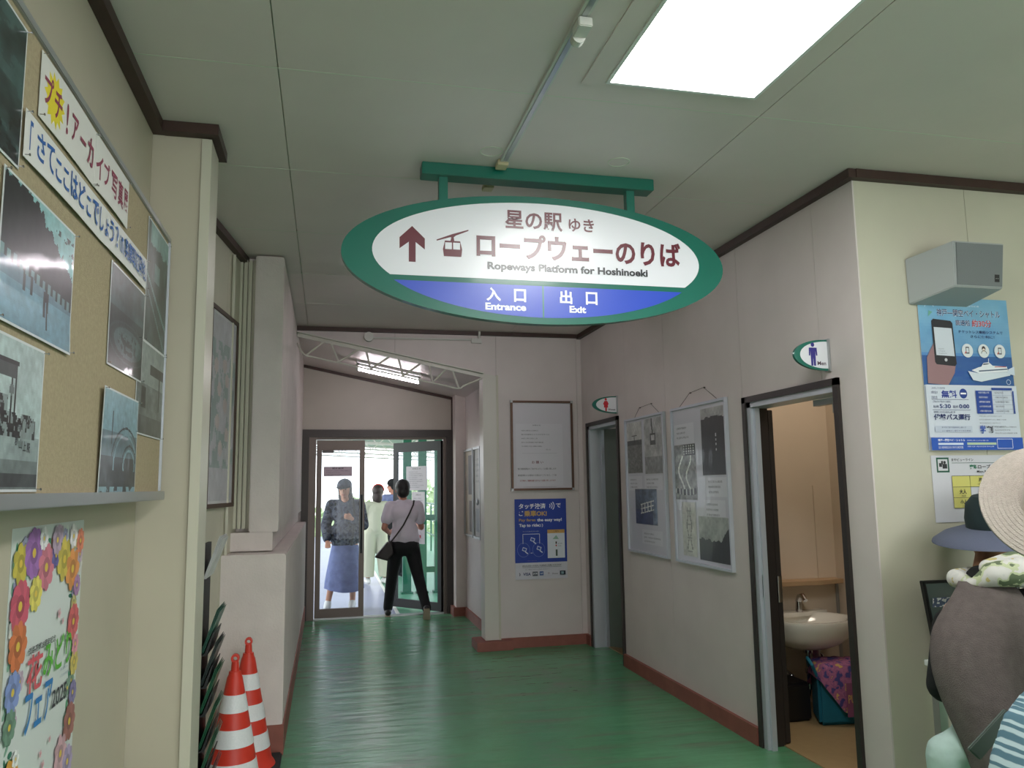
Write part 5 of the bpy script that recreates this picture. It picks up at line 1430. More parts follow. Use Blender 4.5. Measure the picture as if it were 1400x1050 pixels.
def ban2(a):
    C = (30, 88, 160)
    w = a.w
    t = [('「', .030, .048), ('さ', .075, .130), ('て', .140, .195), ('こ', .205, .250), ('こ', .265, .310), ('は', .325, .385), ('ど', .395, .455), ('こ', .470, .515), ('で', .530, .595), ('し', .610, .650), ('ょ', .668, .705), ('う', .720, .765), ('？', .785, .820), ('i', .840, .848), ('n', .858, .885)]
    for ch, x0, x1 in t: a.text(ch, x0, .028, x1, .100 if ch not in 'ょこin' else .085, C, .02)
    a.text('奥摩耶遊園地」', .900, .025, 1.235, .100, C, .015)
pin_photo('banner', 1.920, 3.178, 2.262, 2.378, 'long white banner strip with blue lettering below the purple one', None, 0, 0, extra=ban2, x=-.6860, base=(216, 214, 212), mat_='paper', cat='banner', group='lettered banners on the cork board', bend=lambda u, v: .0015 + .004 * abs(math.sin(6.3 * u)) * (1 - v))

# ------------------------------------------------------------------ flower festival poster
a = Art((-0.7085, 2.075, 0.575), *LEFT, 0.558, 0.842, (208, 214, 212), thick=.0008)
a.STEP = 0.000005
rr = random.Random(11)
w, h = a.w, a.h
def flower(cx, cy, r, c, n=9, centre=None):
    c = tuple(int(q * .82 + 26) for q in c)
    for i in range(n):
        t = 2 * PI * i / n
        a.ell(cx + .55 * r * math.cos(t), cy + .55 * r * math.sin(t), r * .5, r * .36, c if i % 2 else tuple(min(255, int(q * 1.10)) for q in c), n=10, rot=t)
    a.ell(cx, cy, r * .45, r * .45, tuple(int(q * .88) for q in c), n=12)
    a.ell(cx, cy, r * .2, r * .2, centre or (220, 190, 80), n=10)
for i in range(150):
    t = rr.random()
    e = rr.random() * 2 * PI
    x = w / 2 + (w * .44) * math.cos(e) * rr.uniform(.86, 1.05); y = h * .52 + h * .46 * math.sin(e) * rr.uniform(.88, 1.04)
    if rr.random() < .5: x = rr.choice((rr.uniform(.0, .10), rr.uniform(.90, 1.0))) * w; y = rr.uniform(.05, .98) * h
    if not (.02 < x < w - .02 and .02 < y < h - .02): continue
    a.ell(x, y, rr.uniform(.014, .024), rr.uniform(.006, .011), rr.choice([(70, 140, 110), (96, 160, 120), (130, 170, 150), (52, 112, 92)]), n=8, rot=rr.random() * PI)
fl_ = [(.08, .90, .050, (196, 176, 60)), (.25, .93, .062, (150, 96, 170)), (.42, .87, .060, (206, 110, 130)), (.55, .90, .035, (90, 84, 150)), (.68, .88, .060, (206, 182, 70)), (.82, .84, .060, (222, 140, 70)), (.93, .93, .036, (220, 120, 90)),
       (.07, .78, .062, (196, 72, 96)), (.30, .80, .044, (222, 206, 90)), (.12, .67, .058, (206, 104, 56)), (.88, .66, .050, (206, 86, 90)), (.06, .55, .048, (120, 140, 200)), (.93, .52, .036, (200, 180, 90)), (.93, .58, .03, (222, 140, 160)), (.07, .46, .040, (96, 130, 110)),
       (.08, .30, .058, (226, 158, 50)), (.93, .42, .034, (120, 110, 160)), (.05, .20, .040, (176, 80, 96)), (.16, .17, .046, (130, 70, 60)), (.90, .33, .052, (150, 90, 84)), (.78, .25, .052, (206, 160, 170)), (.66, .16, .048, (216, 190, 66)), (.90, .20, .046, (170, 150, 190)),
       (.42, .08, .050, (170, 96, 90)), (.26, .08, .030, (210, 200, 90)), (.80, .11, .040, (220, 214, 212)), (.17, .36, .022, (236, 236, 236)), (.36, .96, .03, (236, 232, 236)), (.90, .78, .03, (170, 120, 170)), (.55, .97, .04, (176, 150, 176)), (.80, .95, .035, (236, 230, 232))]
for i in range(70):
    x = rr.choice((rr.uniform(.02, .17), rr.uniform(.84, .98))) if i % 3 else rr.uniform(.05, .95)
    y = rr.uniform(.04, .97) if i % 3 else rr.choice((rr.uniform(.86, .97), rr.uniform(.03, .16)))
    r = rr.uniform(.020, .034)
    flower(min(max(x * w, r + .004), w - r - .004), min(max(y * h, r + .004), h - r - .004), r, rr.choice([(186, 160, 180), (206, 200, 196), (196, 140, 120), (150, 150, 186), (196, 186, 120), (110, 150, 120), (120, 150, 130)]), 7)
for (x, y, r, c) in fl_: flower(min(max(x * w, r + .004), w - r - .004), min(max(y * h, r + .004), h - r - .004), r, c, n=rr.choice((7, 9, 11)))
for (x, y, r, c) in ((.52, .27, .012, (222, 170, 180)), (.48, .31, .010, (222, 170, 180)), (.57, .23, .011, (224, 176, 186)), (.60, .33, .009, (222, 170, 180)), (.64, .71, .014, (226, 180, 190)), (.70, .68, .010, (226, 180, 190)), (.44, .24, .008, (222, 160, 170))):
    flower(x * w, y * h, r, c, 5, (200, 120, 130))
a.text('淡路花博25周年記念', w * .24, h * .628, w * .60, h * .650, (60, 60, 70), .01, shear=.2)
a.text('花', w * .24, h * .515, w * .44, h * .625, (206, 90, 100), .02); a.text('みどり', w * .45, h * .530, w * .86, h * .640, (90, 170, 60), .02)
a.text('フェア', w * .24, h * .400, w * .60, h * .520, (52, 120, 184), .02); a.text('2025', w * .60, h * .420, w * .82, h * .475, (60, 60, 70), .02)
a.lines(w * .70, h * .53, w * .86, 2, .018, (120, 140, 160), seed=41)
a.poly([(w * .36, h * .02), (w * .98, h * .16), (w * .98, h * .02)], (214, 214, 214))
a.text('2025', w * .44, h * .03, w * .66, h * .075, (60, 60, 66), .03, shear=.3)
tag(a.build('flower_poster', 'paper'), 'flower bordered festival poster on the left wall below the cork board', 'poster')

# ------------------------------------------------------------------ framed picture on the recessed wall
def rdir():
    d = Vector((.133, 1, 0)).normalized(); return d
d_ = rdir(); n_ = Vector((d_.y, -d_.x, 0))
fp = thing('framed_picture', 'dark framed pastel picture on the recessed wall behind the pilaster', 'picture frame', (-0.62, 4.8, 1.40))
def rp(y, z, off=0.0): return Vector((rx(y), y, z)) + n_ * off
def rbox(y0, y1, z0, z1, t0, t1): return [rp(y0, z0, t0), rp(y1, z0, t0), rp(y1, z1, t0), rp(y0, z1, t0)], n_ * (t1 - t0)
ya, yb_ = 4.485, 5.065; z0, z1 = 1.400, 2.525; w_ = .024
f = MB()
for q in ((ya, ya + w_, z0, z1), (yb_ - w_, yb_, z0, z1), (ya + w_, yb_ - w_, z0, z0 + w_), (ya + w_, yb_ - w_, z1 - w_, z1)): f.prism(*rbox(*q, .001, .022))
f.build('frame', 'brown_frame', fp)
def f_pastel(u, v):
    n = fbm(u * 5, v * 7, 121); m = fbm(u * 10, v * 12, 122)
    r = 176 + 20 * n; g = 178 + 16 * n; b = 186 + 16 * n
    mid = (v > .18) & (v < .86)
    r = np.where(mid & (m > .50), 128 + 40 * n, r); g = np.where(mid & (m > .50), 150 + 30 * n, g); b = np.where(mid & (m > .50), 150 + 30 * n, b)
    for (cu, cv) in ((.35, .60), (.60, .52), (.30, .42), (.70, .36), (.45, .28), (.2, .72), (.66, .66), (.55, .74)):
        k = ((u - cu) ** 2 / .008 + (v - cv) ** 2 / .0016) < 1
        r = np.where(k, 196, r); g = np.where(k, 184, g); b = np.where(k, 184, b)
    return r, g, b
a = Art(tuple(rp(ya + w_, z0 + w_, .013)), tuple(d_), (0, 0, 1), (yb_ - ya) / d_.y - 2 * w_, z1 - z0 - 2 * w_, (206, 206, 210))
a.raster(f_pastel, .015, .015, a.w - .015, a.h - .015, 50, 80, .12)
a.build('picture', 'laminate', fp)

# ------------------------------------------------------------------ brochure rack hanging on the recessed wall
rk = thing('brochure_rack', 'black standing rack of leaflet pockets partly hidden behind the pilaster', 'leaflet rack', (-0.47, 3.7, 0))
def kp(y, z, off=0.0): return Vector((-0.507 + off, y, z))
K0, KD = 3.575, Vector((0, 1, 0))
MB().box((-0.514, K0, .06), (-0.500, K0 + .25, 1.27)).build('back_plate', 'black_metal', rk)
MB().box((-0.64, K0 - .02, .001), (-0.36, K0 + .27, .016)).box((-0.532, K0 + .10, .016), (-0.5145, K0 + .14, 1.2)).build('foot', 'black_metal', rk, bevel=.003)
lv = [(1.305, 'white folded leaflet in the top pocket of the black rack'), (1.005, 'dark green leaflets in the second pocket of the rack'), (.875, 'thick stack of leaflets in the third pocket of the rack'), (.765, 'green leaflets in the fourth pocket of the rack'), (.625, 'green leaflets in the fifth pocket of the rack'), (.505, 'grey edged leaflets in the sixth pocket of the rack'), (.375, 'leaflets in the lowest pocket of the rack')]
cover = [(206, 206, 206), (40, 92, 76), (46, 60, 58), (28, 96, 66), (24, 92, 62), (52, 104, 76), (60, 70, 70)]
for k, (zt_, lb) in enumerate(lv):
    zb2 = zt_ - .165
    if k:
        MB().prism([kp(K0, zb2 - .02, .008), kp(K0, zb2 - .02, .036), kp(K0, zb2 + .07, .060), kp(K0, zb2 + .07, .056), kp(K0, zb2 - .012, .026)], KD * .25).build('pocket', 'black', rk)
    M['lf%d' % k] = mat('leaflet_cover_%d' % k, cover[k], .35, noise=.25, nscale=18)
    lft = MB()
    for q in range(3):
        o_ = .004 * q
        lft.prism([kp(K0 + .008, zb2 - .010, .010 + o_), kp(K0 + .008, zb2 - .010, .0125 + o_), kp(K0 + .008, zt_ - .006 * q, .0715 + o_), kp(K0 + .008, zt_ - .006 * q, .069 + o_)], KD * .234)
    o = lft.build('leaflet_stack', ['lf%d' % k])
    tag(o, lb, 'leaflets', 'leaflets in the wall rack')

# ------------------------------------------------------------------ traffic cones
def make_cone(x, y, label, tilt=0):
    r = thing('traffic_cone', label, 'traffic cone', (x, y, 0.0), 'traffic cones by the low wall')
    def R(z): return .140 + (.030 - .140) * (z - .04) / (.62 - .04)
    MB().prism([(x - .18, y - .18, .001), (x + .18, y - .18, .001), (x + .18, y + .18, .001), (x - .18, y + .18, .001)], (0, 0, .03)).build('base', 'rubber', r, bevel=.008)
    prof = [(.155, .031), (.148, .045)] + [(R(z), z) for z in (.06, .12, .2, .3, .4, .5, .585)] + [(.030, .60), (.028, .615), (.0, .616)]
    MB().lathe(prof, (x, y, 0), 36).build('cone_body', 'red', r, smooth=True)
    # grip with a hole through it
    b = MB(); n = 20
    w = .020
    outer = [(-w, .612), (w, .612), (w, .672)] + [(w * math.cos(t), .680 + w * math.sin(t)) for t in np.linspace(0.1, PI - .1, 8)] + [(-w, .672)]
    vs = []; fs = []
    ho = [(w * math.cos(t), .675 + w * 1.1 * math.sin(t)) for t in np.linspace(0, 2 * PI, n, endpoint=False)]
    hi = [(.010 * math.cos(t), .675 + .010 * math.sin(t)) for t in np.linspace(0, 2 * PI, n, endpoint=False)]
    for yy in (-.012, .012):
        for (px_, pz) in ho: vs.append((x + px_, y + yy, max(pz, .64) if pz < .64 else pz))
        for (px_, pz) in hi: vs.append((x + px_, y + yy, pz))
    for i in range(n):
        j = (i + 1) % n
        fs += [(i, j, n + j, n + i), (2 * n + i, 3 * n + i, 3 * n + j, 2 * n + j), (i, 2 * n + i, 2 * n + j, j), (n + i, n + j, 3 * n + j, 3 * n + i)]
    b.add(vs, fs).cyl((x, y, .600), (x, y, .660), .021, .017, n=14)
    b.build('grip', 'red', r)
    for (a_, c_) in ((.125, .205), (.275, .355), (.430, .510)):
        MB().lathe([(R(a_) + .0008, a_), (R(a_) + .0022, a_), (R(c_) + .0022, c_), (R(c_) + .0008, c_)], (x, y, 0), 36).build('reflective_band', 'reflect', r, smooth=True)
    return r
make_cone(-0.425, 4.235, 'front red and white traffic cone nearest the camera')
make_cone(-0.402, 4.672, 'rear red and white traffic cone against the low wall')

# ================================================================== PEOPLE
V = Vector
def cap(mb, p0, p1, r0, r1, n=14):
    p0, p1 = V(p0), V(p1)
    mb.cyl(p0, p1, r0, r1, n=n); mb.ball(p0, r0, 12); mb.ball(p1, r1, 12)
def chain(mb, pts, rs):
    for i in range(len(pts) - 1): cap(mb, pts[i], pts[i + 1], rs[i], rs[i + 1])
def fuse(mb, name, mats, parent, voxel=.009, smooth=4, cut=None):
    """joins overlapping volumes into ONE continuous skin"""
    me = mb.mesh('tmp'); o = bpy.data.objects.new('tmp', me); COL.objects.link(o)
    m = o.modifiers.new('r', 'REMESH'); m.mode = 'VOXEL'; m.voxel_size = voxel
    if smooth:
        s = o.modifiers.new('s', 'SMOOTH'); s.iterations = smooth; s.factor = .5
    dg = bpy.context.evaluated_depsgraph_get()
    m2 = bpy.data.meshes.new_from_object(o.evaluated_get(dg), depsgraph=dg)
    bpy.data.objects.remove(o); bpy.data.meshes.remove(me)
    if cut:
        bm = bmesh.new(); bm.from_mesh(m2)
        for co, no in cut:
            bmesh.ops.bisect_plane(bm, geom=bm.verts[:] + bm.edges[:] + bm.faces[:], plane_co=co, plane_no=no, clear_outer=True)
        bm.to_mesh(m2); bm.free()
    m2.materials.clear()
    return finish(m2, name, mats, parent, True)

def place(loc, head, s=1.0):
    c, q = math.cos(head), math.sin(head)
    L = V(loc)
    return lambda x, y, z: L + V((c * x - q * y, q * x + c * y, z)) * 1.0 if s == 1 else L + V((c * x * s - q * y * s, q * x * s + c * y * s, z * s))

def head_geo(b, c, f, u, k=1.0):
    """skull, jaw, nose, ears; c = centre, f = facing, u = up"""
    f = f.normalized(); r = f.cross(u).normalized(); u = r.cross(f).normalized()
    mt = Matrix((r, f, u)).transposed()
    b.ball(c + u * .022 * k, .1 * k, 18, mt, (.76, .95, .92)); b.ball(c + f * .015 * k - u * .045 * k, .1 * k, 18, mt, (.62, .74, .72))
    b.ball(c + f * .062 * k - u * .088 * k, .022 * k, 10)
    b.cyl(c + f * .085 * k + u * .008 * k, c + f * .104 * k - u * .030 * k, .008 * k, .013 * k, n=8); b.ball(c + f * .102 * k - u * .030 * k, .013 * k, 8)
    for s in (-1, 1):
        b.ball(c + r * s * .077 * k - u * .010 * k - f * .004 * k, .03 * k, 10, mt, (.3, .62, 1.0))
    return r, f, u
def face_bits(parent, c, r, f, u, k=1.0):
    e = MB()
    for s in (-1, 1): e.ball(c + r * s * .032 * k + f * .083 * k + u * .008 * k, .0095 * k, 8)
    e.build('eyes', 'eye', parent, smooth=True)
    MB().ball(c + f * .086 * k - u * .060 * k, .01 * k, 10, Matrix((r, f, u)).transposed(), (2.0, .6, .6)).build('mouth', 'lip', parent, smooth=True)
def hand_geo(b, w, d, side, k=1.0, curl=.5, palmn=None):
    """w wrist, d direction of the hand, side = towards the thumb"""
    d = d.normalized(); side = (side - side.dot(d) * d).normalized(); n = d.cross(side).normalized()
    if palmn is not None and n.dot(palmn) < 0: n = -n
    for q in (-.026, -.009, .009, .026):
        cap(b, w + side * q * .6 * k + d * .008 * k, w + side * q * k + d * .078 * k, .013 * k, .0115 * k, 8)
    L = (.058, .070, .075, .068)
    for i, q in enumerate((-.030, -.010, .010, .030)):
        l = L[i] * k; a0 = w + side * q * k + d * .080 * k
        p1 = a0 + (d * math.cos(curl * .5) + n * math.sin(curl * .5)) * l * .45 + side * q * .06
        p2 = p1 + (d * math.cos(curl * 1.3) + n * math.sin(curl * 1.3)) * l * .32
        p3 = p2 + (d * math.cos(curl * 2.0) + n * math.sin(curl * 2.0)) * l * .23
        chain(b, [a0, p1, p2, p3], [.0095 * k, .0085 * k, .0078 * k, .0068 * k])
    t0 = w + side * .022 * k + d * .022 * k
    t1 = t0 + (side * .7 + d * .6 + n * .3).normalized() * .038 * k
    t2 = t1 + (side * .2 + d * .9 + n * .4).normalized() * .028 * k
    chain(b, [t0, t1, t2], [.013 * k, .0105 * k, .0085 * k])
def foot_geo(b, ank, fwd, rr=.040, L=.17, pitch=0.0, r0=.034):
    fwd = V((fwd.x, fwd.y, 0)).normalized(); d = fwd * math.cos(pitch) - V((0, 0, 1)) * math.sin(pitch); dn = V((0, 0, -1)) * math.cos(pitch) - fwd * math.sin(pitch)
    heel = ank - d * .035 + dn * .040; toe = ank + d * (L - .035) + dn * .050; mid = ank + d * .07 + dn * .030
    cap(b, heel, mid, rr * .85, rr * .9); cap(b, mid, toe, rr * .9, rr * .62); cap(b, ank, mid, r0, rr * .9); cap(b, ank, heel, r0, rr * .8)
    return heel, toe, d, dn

# ---------------- woman in a white T-shirt walking out through the doors
def person_walker():
    o = thing('person', 'person in white T-shirt and black trousers walking out through the far doors', 'person', (.90, 9.48, 0))
    P = place((.90, 9.50, 0), 0.0)
    hipc = P(0.01, 0, .86); chest = P(.0, .02, 1.16); neck = P(-.005, .03, 1.335); hd = P(-.015, .055, 1.470)
    f = V((-.10, 1, -.12)); u = V((0, .1, 1))
    sL, sR = P(-.165, .02, 1.275), P(.165, .02, 1.275)
    eL = P(-.235, -.03, 1.03); wL = P(-.16, .15, .96)
    eR = P(.215, .10, 1.02); wR = P(.14, .30, 1.05)
    hL, hR = P(-.085, 0, .82), P(.085, 0, .82)
    kL, kR = P(-.135, .08, .44), P(.165, -.05, .45)
    aL, aR = P(-.175, .12, .085), P(.235, -.26, .125)
    b = MB()
    r_, f_, u_ = head_geo(b, hd, f, u)
    cap(b, neck - V((0, 0, .06)), hd - V((0, 0, .03)), .052, .046)
    cap(b, hipc, chest, .115, .120); cap(b, sL, sR, .055, .055)
    chain(b, [sL, eL, wL], [.045, .036, .025]); chain(b, [sR, eR, wR], [.045, .036, .025])
    hand_geo(b, wL, V((.3, 1, -.1)), V((.2, 0, 1)), .92); hand_geo(b, wR, V((-.3, 1, .1)), V((-.2, 0, 1)), .92)
    chain(b, [hL, kL, aL], [.075, .05, .034]); chain(b, [hR, kR, aR], [.075, .05, .034])
    foot_geo(b, aL, V((0, 1, 0))); foot_geo(b, aR, V((.1, 1, 0)), pitch=.95)
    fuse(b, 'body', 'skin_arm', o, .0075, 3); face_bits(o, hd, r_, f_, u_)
    b = MB()   # T-shirt
    cap(b, P(0, 0, .92), chest, .134, .138); b.ball(P(0, .0, 1.19), .1, 18, None, (1.72, 1.25, 1.45)); b.ball(P(0.01, 0, .98), .1, 18, None, (1.60, 1.18, 1.6))
    cap(b, sL, sR, .066, .066); cap(b, P(-.05, .03, 1.30), P(.05, .03, 1.30), .062, .062)
    cap(b, sL, sL + (eL - sL) * .60, .068, .070); cap(b, sR, sR + (eR - sR) * .60, .068, .070)
    cap(b, P(-.06, 0, .90), P(.08, 0, .90), .110, .110)
    fuse(b, 't_shirt', 'white_cloth', o, .009, 5, cut=[(P(0, 0, .848), V((0, 0, -1))), (P(0, 0, 1.355), V((0, 0, 1)))])
    b = MB()   # trousers
    cap(b, P(-.06, 0, .84), P(.07, 0, .84), .108, .108); cap(b, P(-.06, -.03, .80), P(.07, -.03, .80), .105, .105)
    chain(b, [hL, kL, aL + V((0, 0, .01))], [.098, .068, .056]); chain(b, [hR, kR, aR + V((0, 0, .0))], [.098, .068, .054])
    fuse(b, 'trousers', 'black_cloth', o, .009, 4, cut=[(P(0, 0, .90), V((0, 0, 1)))])
    for an, pit, fw in ((aL, 0.0, V((0, 1, 0))), (aR, .95, V((.1, 1, 0)))):
        b = MB(); hp = foot_geo(b, an, fw, .046, .185, pit, .04); s_ = fuse(b, 'shoe', 'black', o, .007, 3)
        heel, toe, d, dn = hp
        q = MB(); sd = d.cross(dn).normalized()
        c0 = heel + dn * .034 - d * .034; c1 = toe + dn * .026 + d * .028
        q.prism([c0 + sd * .032, c0 - sd * .032, (c0 + c1) / 2 - sd * .042, c1 - sd * .026, c1 + d * .006, c1 + sd * .026, (c0 + c1) / 2 + sd * .042], dn * .012)
        q.build('sole', 'sole', s_, bevel=.004)
    b = MB()   # short black hair
    mt = Matrix((r_, f_, u_)).transposed()
    b.ball(hd + u_ * .034 - f_ * .012, .1, 20, mt, (.90, 1.04, .96)); b.ball(hd - f_ * .040 - u_ * .020, .1, 18, mt, (.80, .66, .84))
    fuse(b, 'hair', 'hair', o, .008, 2, cut=[(hd + f_ * .062, f_)])
    # shoulder bag carried on the left hip
    g = thing('shoulder_bag', 'dark soft shoulder bag on a long strap at the walker\'s left hip', 'bag', (.65, 9.45, .66))
    b = MB()
    b.prism([P(-.345, -.115, .700), P(-.20, -.125, .655), P(-.135, -.135, .74), P(-.145, -.13, .86), P(-.20, -.125, .875)], V((0, .11, 0)))
    fuse(b, 'bag_body', 'leather', g, .01, 4)
    st = [P(.115, -.02, 1.338), P(.100, -.075, 1.29), P(.055, -.118, 1.20), P(-.02, -.128, 1.06), P(-.10, -.130, .95), P(-.165, -.125, .87)]
    MB().tube(st, .0095, n=8).build('strap', 'leather', g)
    fr = [P(.115, -.02, 1.338), P(.09, .07, 1.30), P(.02, .13, 1.16), P(-.10, .13, .98), P(-.165, .04, .88), P(-.175, -.08, .865)]
    MB().tube(fr, .0095, n=8).build('strap', 'leather', g)
person_walker()

# ---------------- figure in the patterned jacket behind the left leaf
def person_patterned():
    o = thing('person', 'person in grey patterned jacket, dark cap and long pale skirt behind the left glass door', 'person', (.22, 10.35, -.012))
    P = place((.24, 10.38, -.012), PI - .15)
    chest = P(0, .0, 1.18); neck = P(0, .01, 1.37); hd = P(.01, .03, 1.505)
    f = (P(0, 1, 0) - P(0, 0, 0)) + V((-.1, 0, -.25)); u = V((0, 0, 1))
    sL, sR = P(-.175, 0, 1.30), P(.175, 0, 1.30)
    eL, wL = P(-.235, .02, 1.04), P(-.11, .22, 1.13)
    eR, wR = P(.245, .01, 1.04), P(.20, .16, .86)
    hL, hR = P(-.09, 0, .84), P(.09, 0, .84); kL, kR = P(-.11, .02, .46), P(.13, .02, .46); aL, aR = P(-.10, 0, .09), P(.20, .03, .09)
    b = MB(); r_, f_, u_ = head_geo(b, hd, f, u)
    cap(b, neck - V((0, 0, .06)), hd - V((0, 0, .03)), .052, .046); cap(b, P(0, 0, .88), chest, .115, .12); cap(b, sL, sR, .055, .055)
    chain(b, [sL, eL, wL], [.045, .036, .025]); chain(b, [sR, eR, wR], [.045, .036, .025])
    hand_geo(b, wL, wL - eL, V((0, 0, 1)), .92, .9); hand_geo(b, wR, wR - eR, P(-1, 0, 0) - P(0, 0, 0), .92)
    chain(b, [hL, kL, aL], [.075, .05, .034]); chain(b, [hR, kR, aR], [.075, .05, .034])
    fw = P(0, 1, 0) - P(0, 0, 0); foot_geo(b, aL, fw); foot_geo(b, aR, fw)
    fuse(b, 'body', 'skin', o, .0075, 3); face_bits(o, hd, r_, f_, u_)
    b = MB()
    cap(b, P(0, 0, .9), chest, .14, .14); b.ball(P(0, 0, 1.20), .1, 18, None, (1.85, 1.25, 1.5)); b.ball(P(0, 0, .92), .1, 18, None, (1.95, 1.45, 2.2))
    cap(b, sL, sR, .072, .072); chain(b, [sL, eL, eL + (wL - eL) * .8], [.075, .066, .052]); chain(b, [sR, eR, eR + (wR - eR) * .85], [.075, .066, .052])
    fuse(b, 'jacket', 'camo', o, .010, 4, cut=[(P(0, 0, .74), V((0, 0, -1))), (P(0, 0, 1.385), V((0, 0, 1)))])
    n = 40; vs = []; fs = []
    for i, (z, a_, b_) in enumerate(((.80, .165, .12), (.66, .19, .15), (.5, .215, .18), (.34, .24, .21), (.25, .245, .215))):
        for j in range(n):
            t = 2 * PI * j / n; w = 1 + .035 * math.sin(t * 9) * (i / 4)
            vs.append(P(a_ * w * math.cos(t), b_ * w * math.sin(t), z + .02 * math.sin(t * 2 + 1) * (i / 4)))
    for i in range(4):
        for j in range(n): fs.append((i * n + j, (i + 1) * n + j, (i + 1) * n + (j + 1) % n, i * n + (j + 1) % n))
    MB().add(vs, fs).build('skirt', 'denim', o, smooth=True)
    for an in (aL, aR):
        b = MB(); foot_geo(b, an, fw, .048, .19, 0, .044); fuse(b, 'shoe', 'shoe_white', o, .008, 3)
    mt = Matrix((r_, f_, u_)).transposed(); b = MB()
    b.ball(hd - f_ * .022 - u_ * .01, .1, 18, mt, (.92, .98, 1.15)); b.ball(hd - f_ * .03 - u_ * .10, .1, 16, mt, (.98, .7, 1.0))
    fuse(b, 'hair', 'hair_b', o, .009, 2, cut=[(hd + f_ * .035, f_)])
    b = MB(); b.ball(hd + u_ * .045, .1, 20, mt, (.95, 1.08, .86)); c_ = fuse(b, 'cap', 'camo', o, .009, 2, cut=[(hd + u_ * .032, -u_)])
    pts = [hd + u_ * .036 + r_ * (.088 * math.cos(t)) + f_ * (.045 + .135 * math.sin(t)) for t in np.linspace(0, PI, 16)]
    MB().prism(pts, u_ * .007).build('cap_brim', 'black_cloth', o)
    MB().tube([P(-.10, .075, 1.385), P(-.13, .135, 1.20), P(-.12, .15, 1.0), P(-.10, .16, .80)], .016, n=8).build('strap', 'black', o)
person_patterned()

# ---------------- woman in cream further out
def person_cream():
    o = thing('person', 'person in cream clothes with a red hair band, one arm stretched out, on the walkway', 'person', (.80, 12.9, -.01))
    P = place((.77, 12.9, -.012), .25)
    hd = P(.05, .03, 1.43); neck = P(.03, 0, 1.30); sL, sR = P(-.155, 0, 1.235), P(.165, 0, 1.235)
    f = P(.7, 1, 0) - P(0, 0, 0); u = V((0, 0, 1))
    eL, wL = P(-.20, .02, 1.02), P(.02, .06, .99); eR, wR = P(.30, .03, 1.09), P(.50, .12, 1.08)
    hL, hR = P(-.085, 0, .80), P(.085, 0, .80); kL, kR = P(-.10, .03, .43), P(.12, -.02, .43); aL, aR = P(-.11, .03, .085), P(.15, -.05, .085)
    b = MB(); r_, f_, u_ = head_geo(b, hd, f, u)
    cap(b, neck - V((0, 0, .06)), hd - V((0, 0, .03)), .05, .045); cap(b, P(0, 0, .85), P(0, 0, 1.14), .11, .115); cap(b, sL, sR, .053, .053)
    chain(b, [sL, eL, wL], [.044, .036, .026]); chain(b, [sR, eR, wR], [.044, .036, .026])
    hand_geo(b, wL, wL - eL, V((0, 0, 1)), .9); hand_geo(b, wR, wR - eR, V((0, 0, 1)), .9)
    chain(b, [hL, kL, aL], [.072, .05, .034]); chain(b, [hR, kR, aR], [.072, .05, .034])
    fw = P(0, 1, 0) - P(0, 0, 0); foot_geo(b, aL, fw); foot_geo(b, aR, fw)
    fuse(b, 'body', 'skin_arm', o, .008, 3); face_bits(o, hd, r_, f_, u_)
    b = MB(); cap(b, P(0, 0, .85), P(0, 0, 1.14), .132, .134); b.ball(P(0, 0, 1.15), .1, 18, None, (1.72, 1.25, 1.35)); b.ball(P(0, 0, .95), .1, 18, None, (1.66, 1.25, 1.6)); cap(b, sL, sR, .064, .064)
    cap(b, sL, sL + (eL - sL) * .45, .066, .070); cap(b, sR, sR + (eR - sR) * .35, .066, .070)
    fuse(b, 'blouse', 'cream_cloth', o, .010, 4, cut=[(P(0, 0, .82), V((0, 0, -1))), (P(0, 0, 1.30), V((0, 0, 1)))])
    b = MB(); cap(b, P(-.07, 0, .82), P(.07, 0, .82), .11, .11); chain(b, [hL, kL, aL], [.105, .10, .095]); chain(b, [hR, kR, aR], [.105, .10, .095])
    fuse(b, 'trousers', 'cream_cloth', o, .010, 4, cut=[(P(0, 0, .12), V((0, 0, -1)))])
    for an in (aL, aR):
        b = MB(); foot_geo(b, an, fw, .046, .18, 0, .04); fuse(b, 'shoe', 'shoe_white', o, .008, 3)
    mt = Matrix((r_, f_, u_)).transposed(); b = MB()
    b.ball(hd + u_ * .03 - f_ * .015, .1, 20, mt, (.92, 1.06, .98)); b.ball(hd - f_ * .05 - u_ * .07, .1, 16, mt, (.85, .62, 1.15))
    fuse(b, 'hair', 'hair_b', o, .009, 2, cut=[(hd + f_ * .05, f_)])
    MB().tube([hd + r_ * .095 * math.cos(t) + u_ * (.03 + .105 * math.sin(t)) - f_ * .005 for t in np.linspace(0, PI, 14)], .011, n=8).build('hair_band', 'red', o)
person_cream()

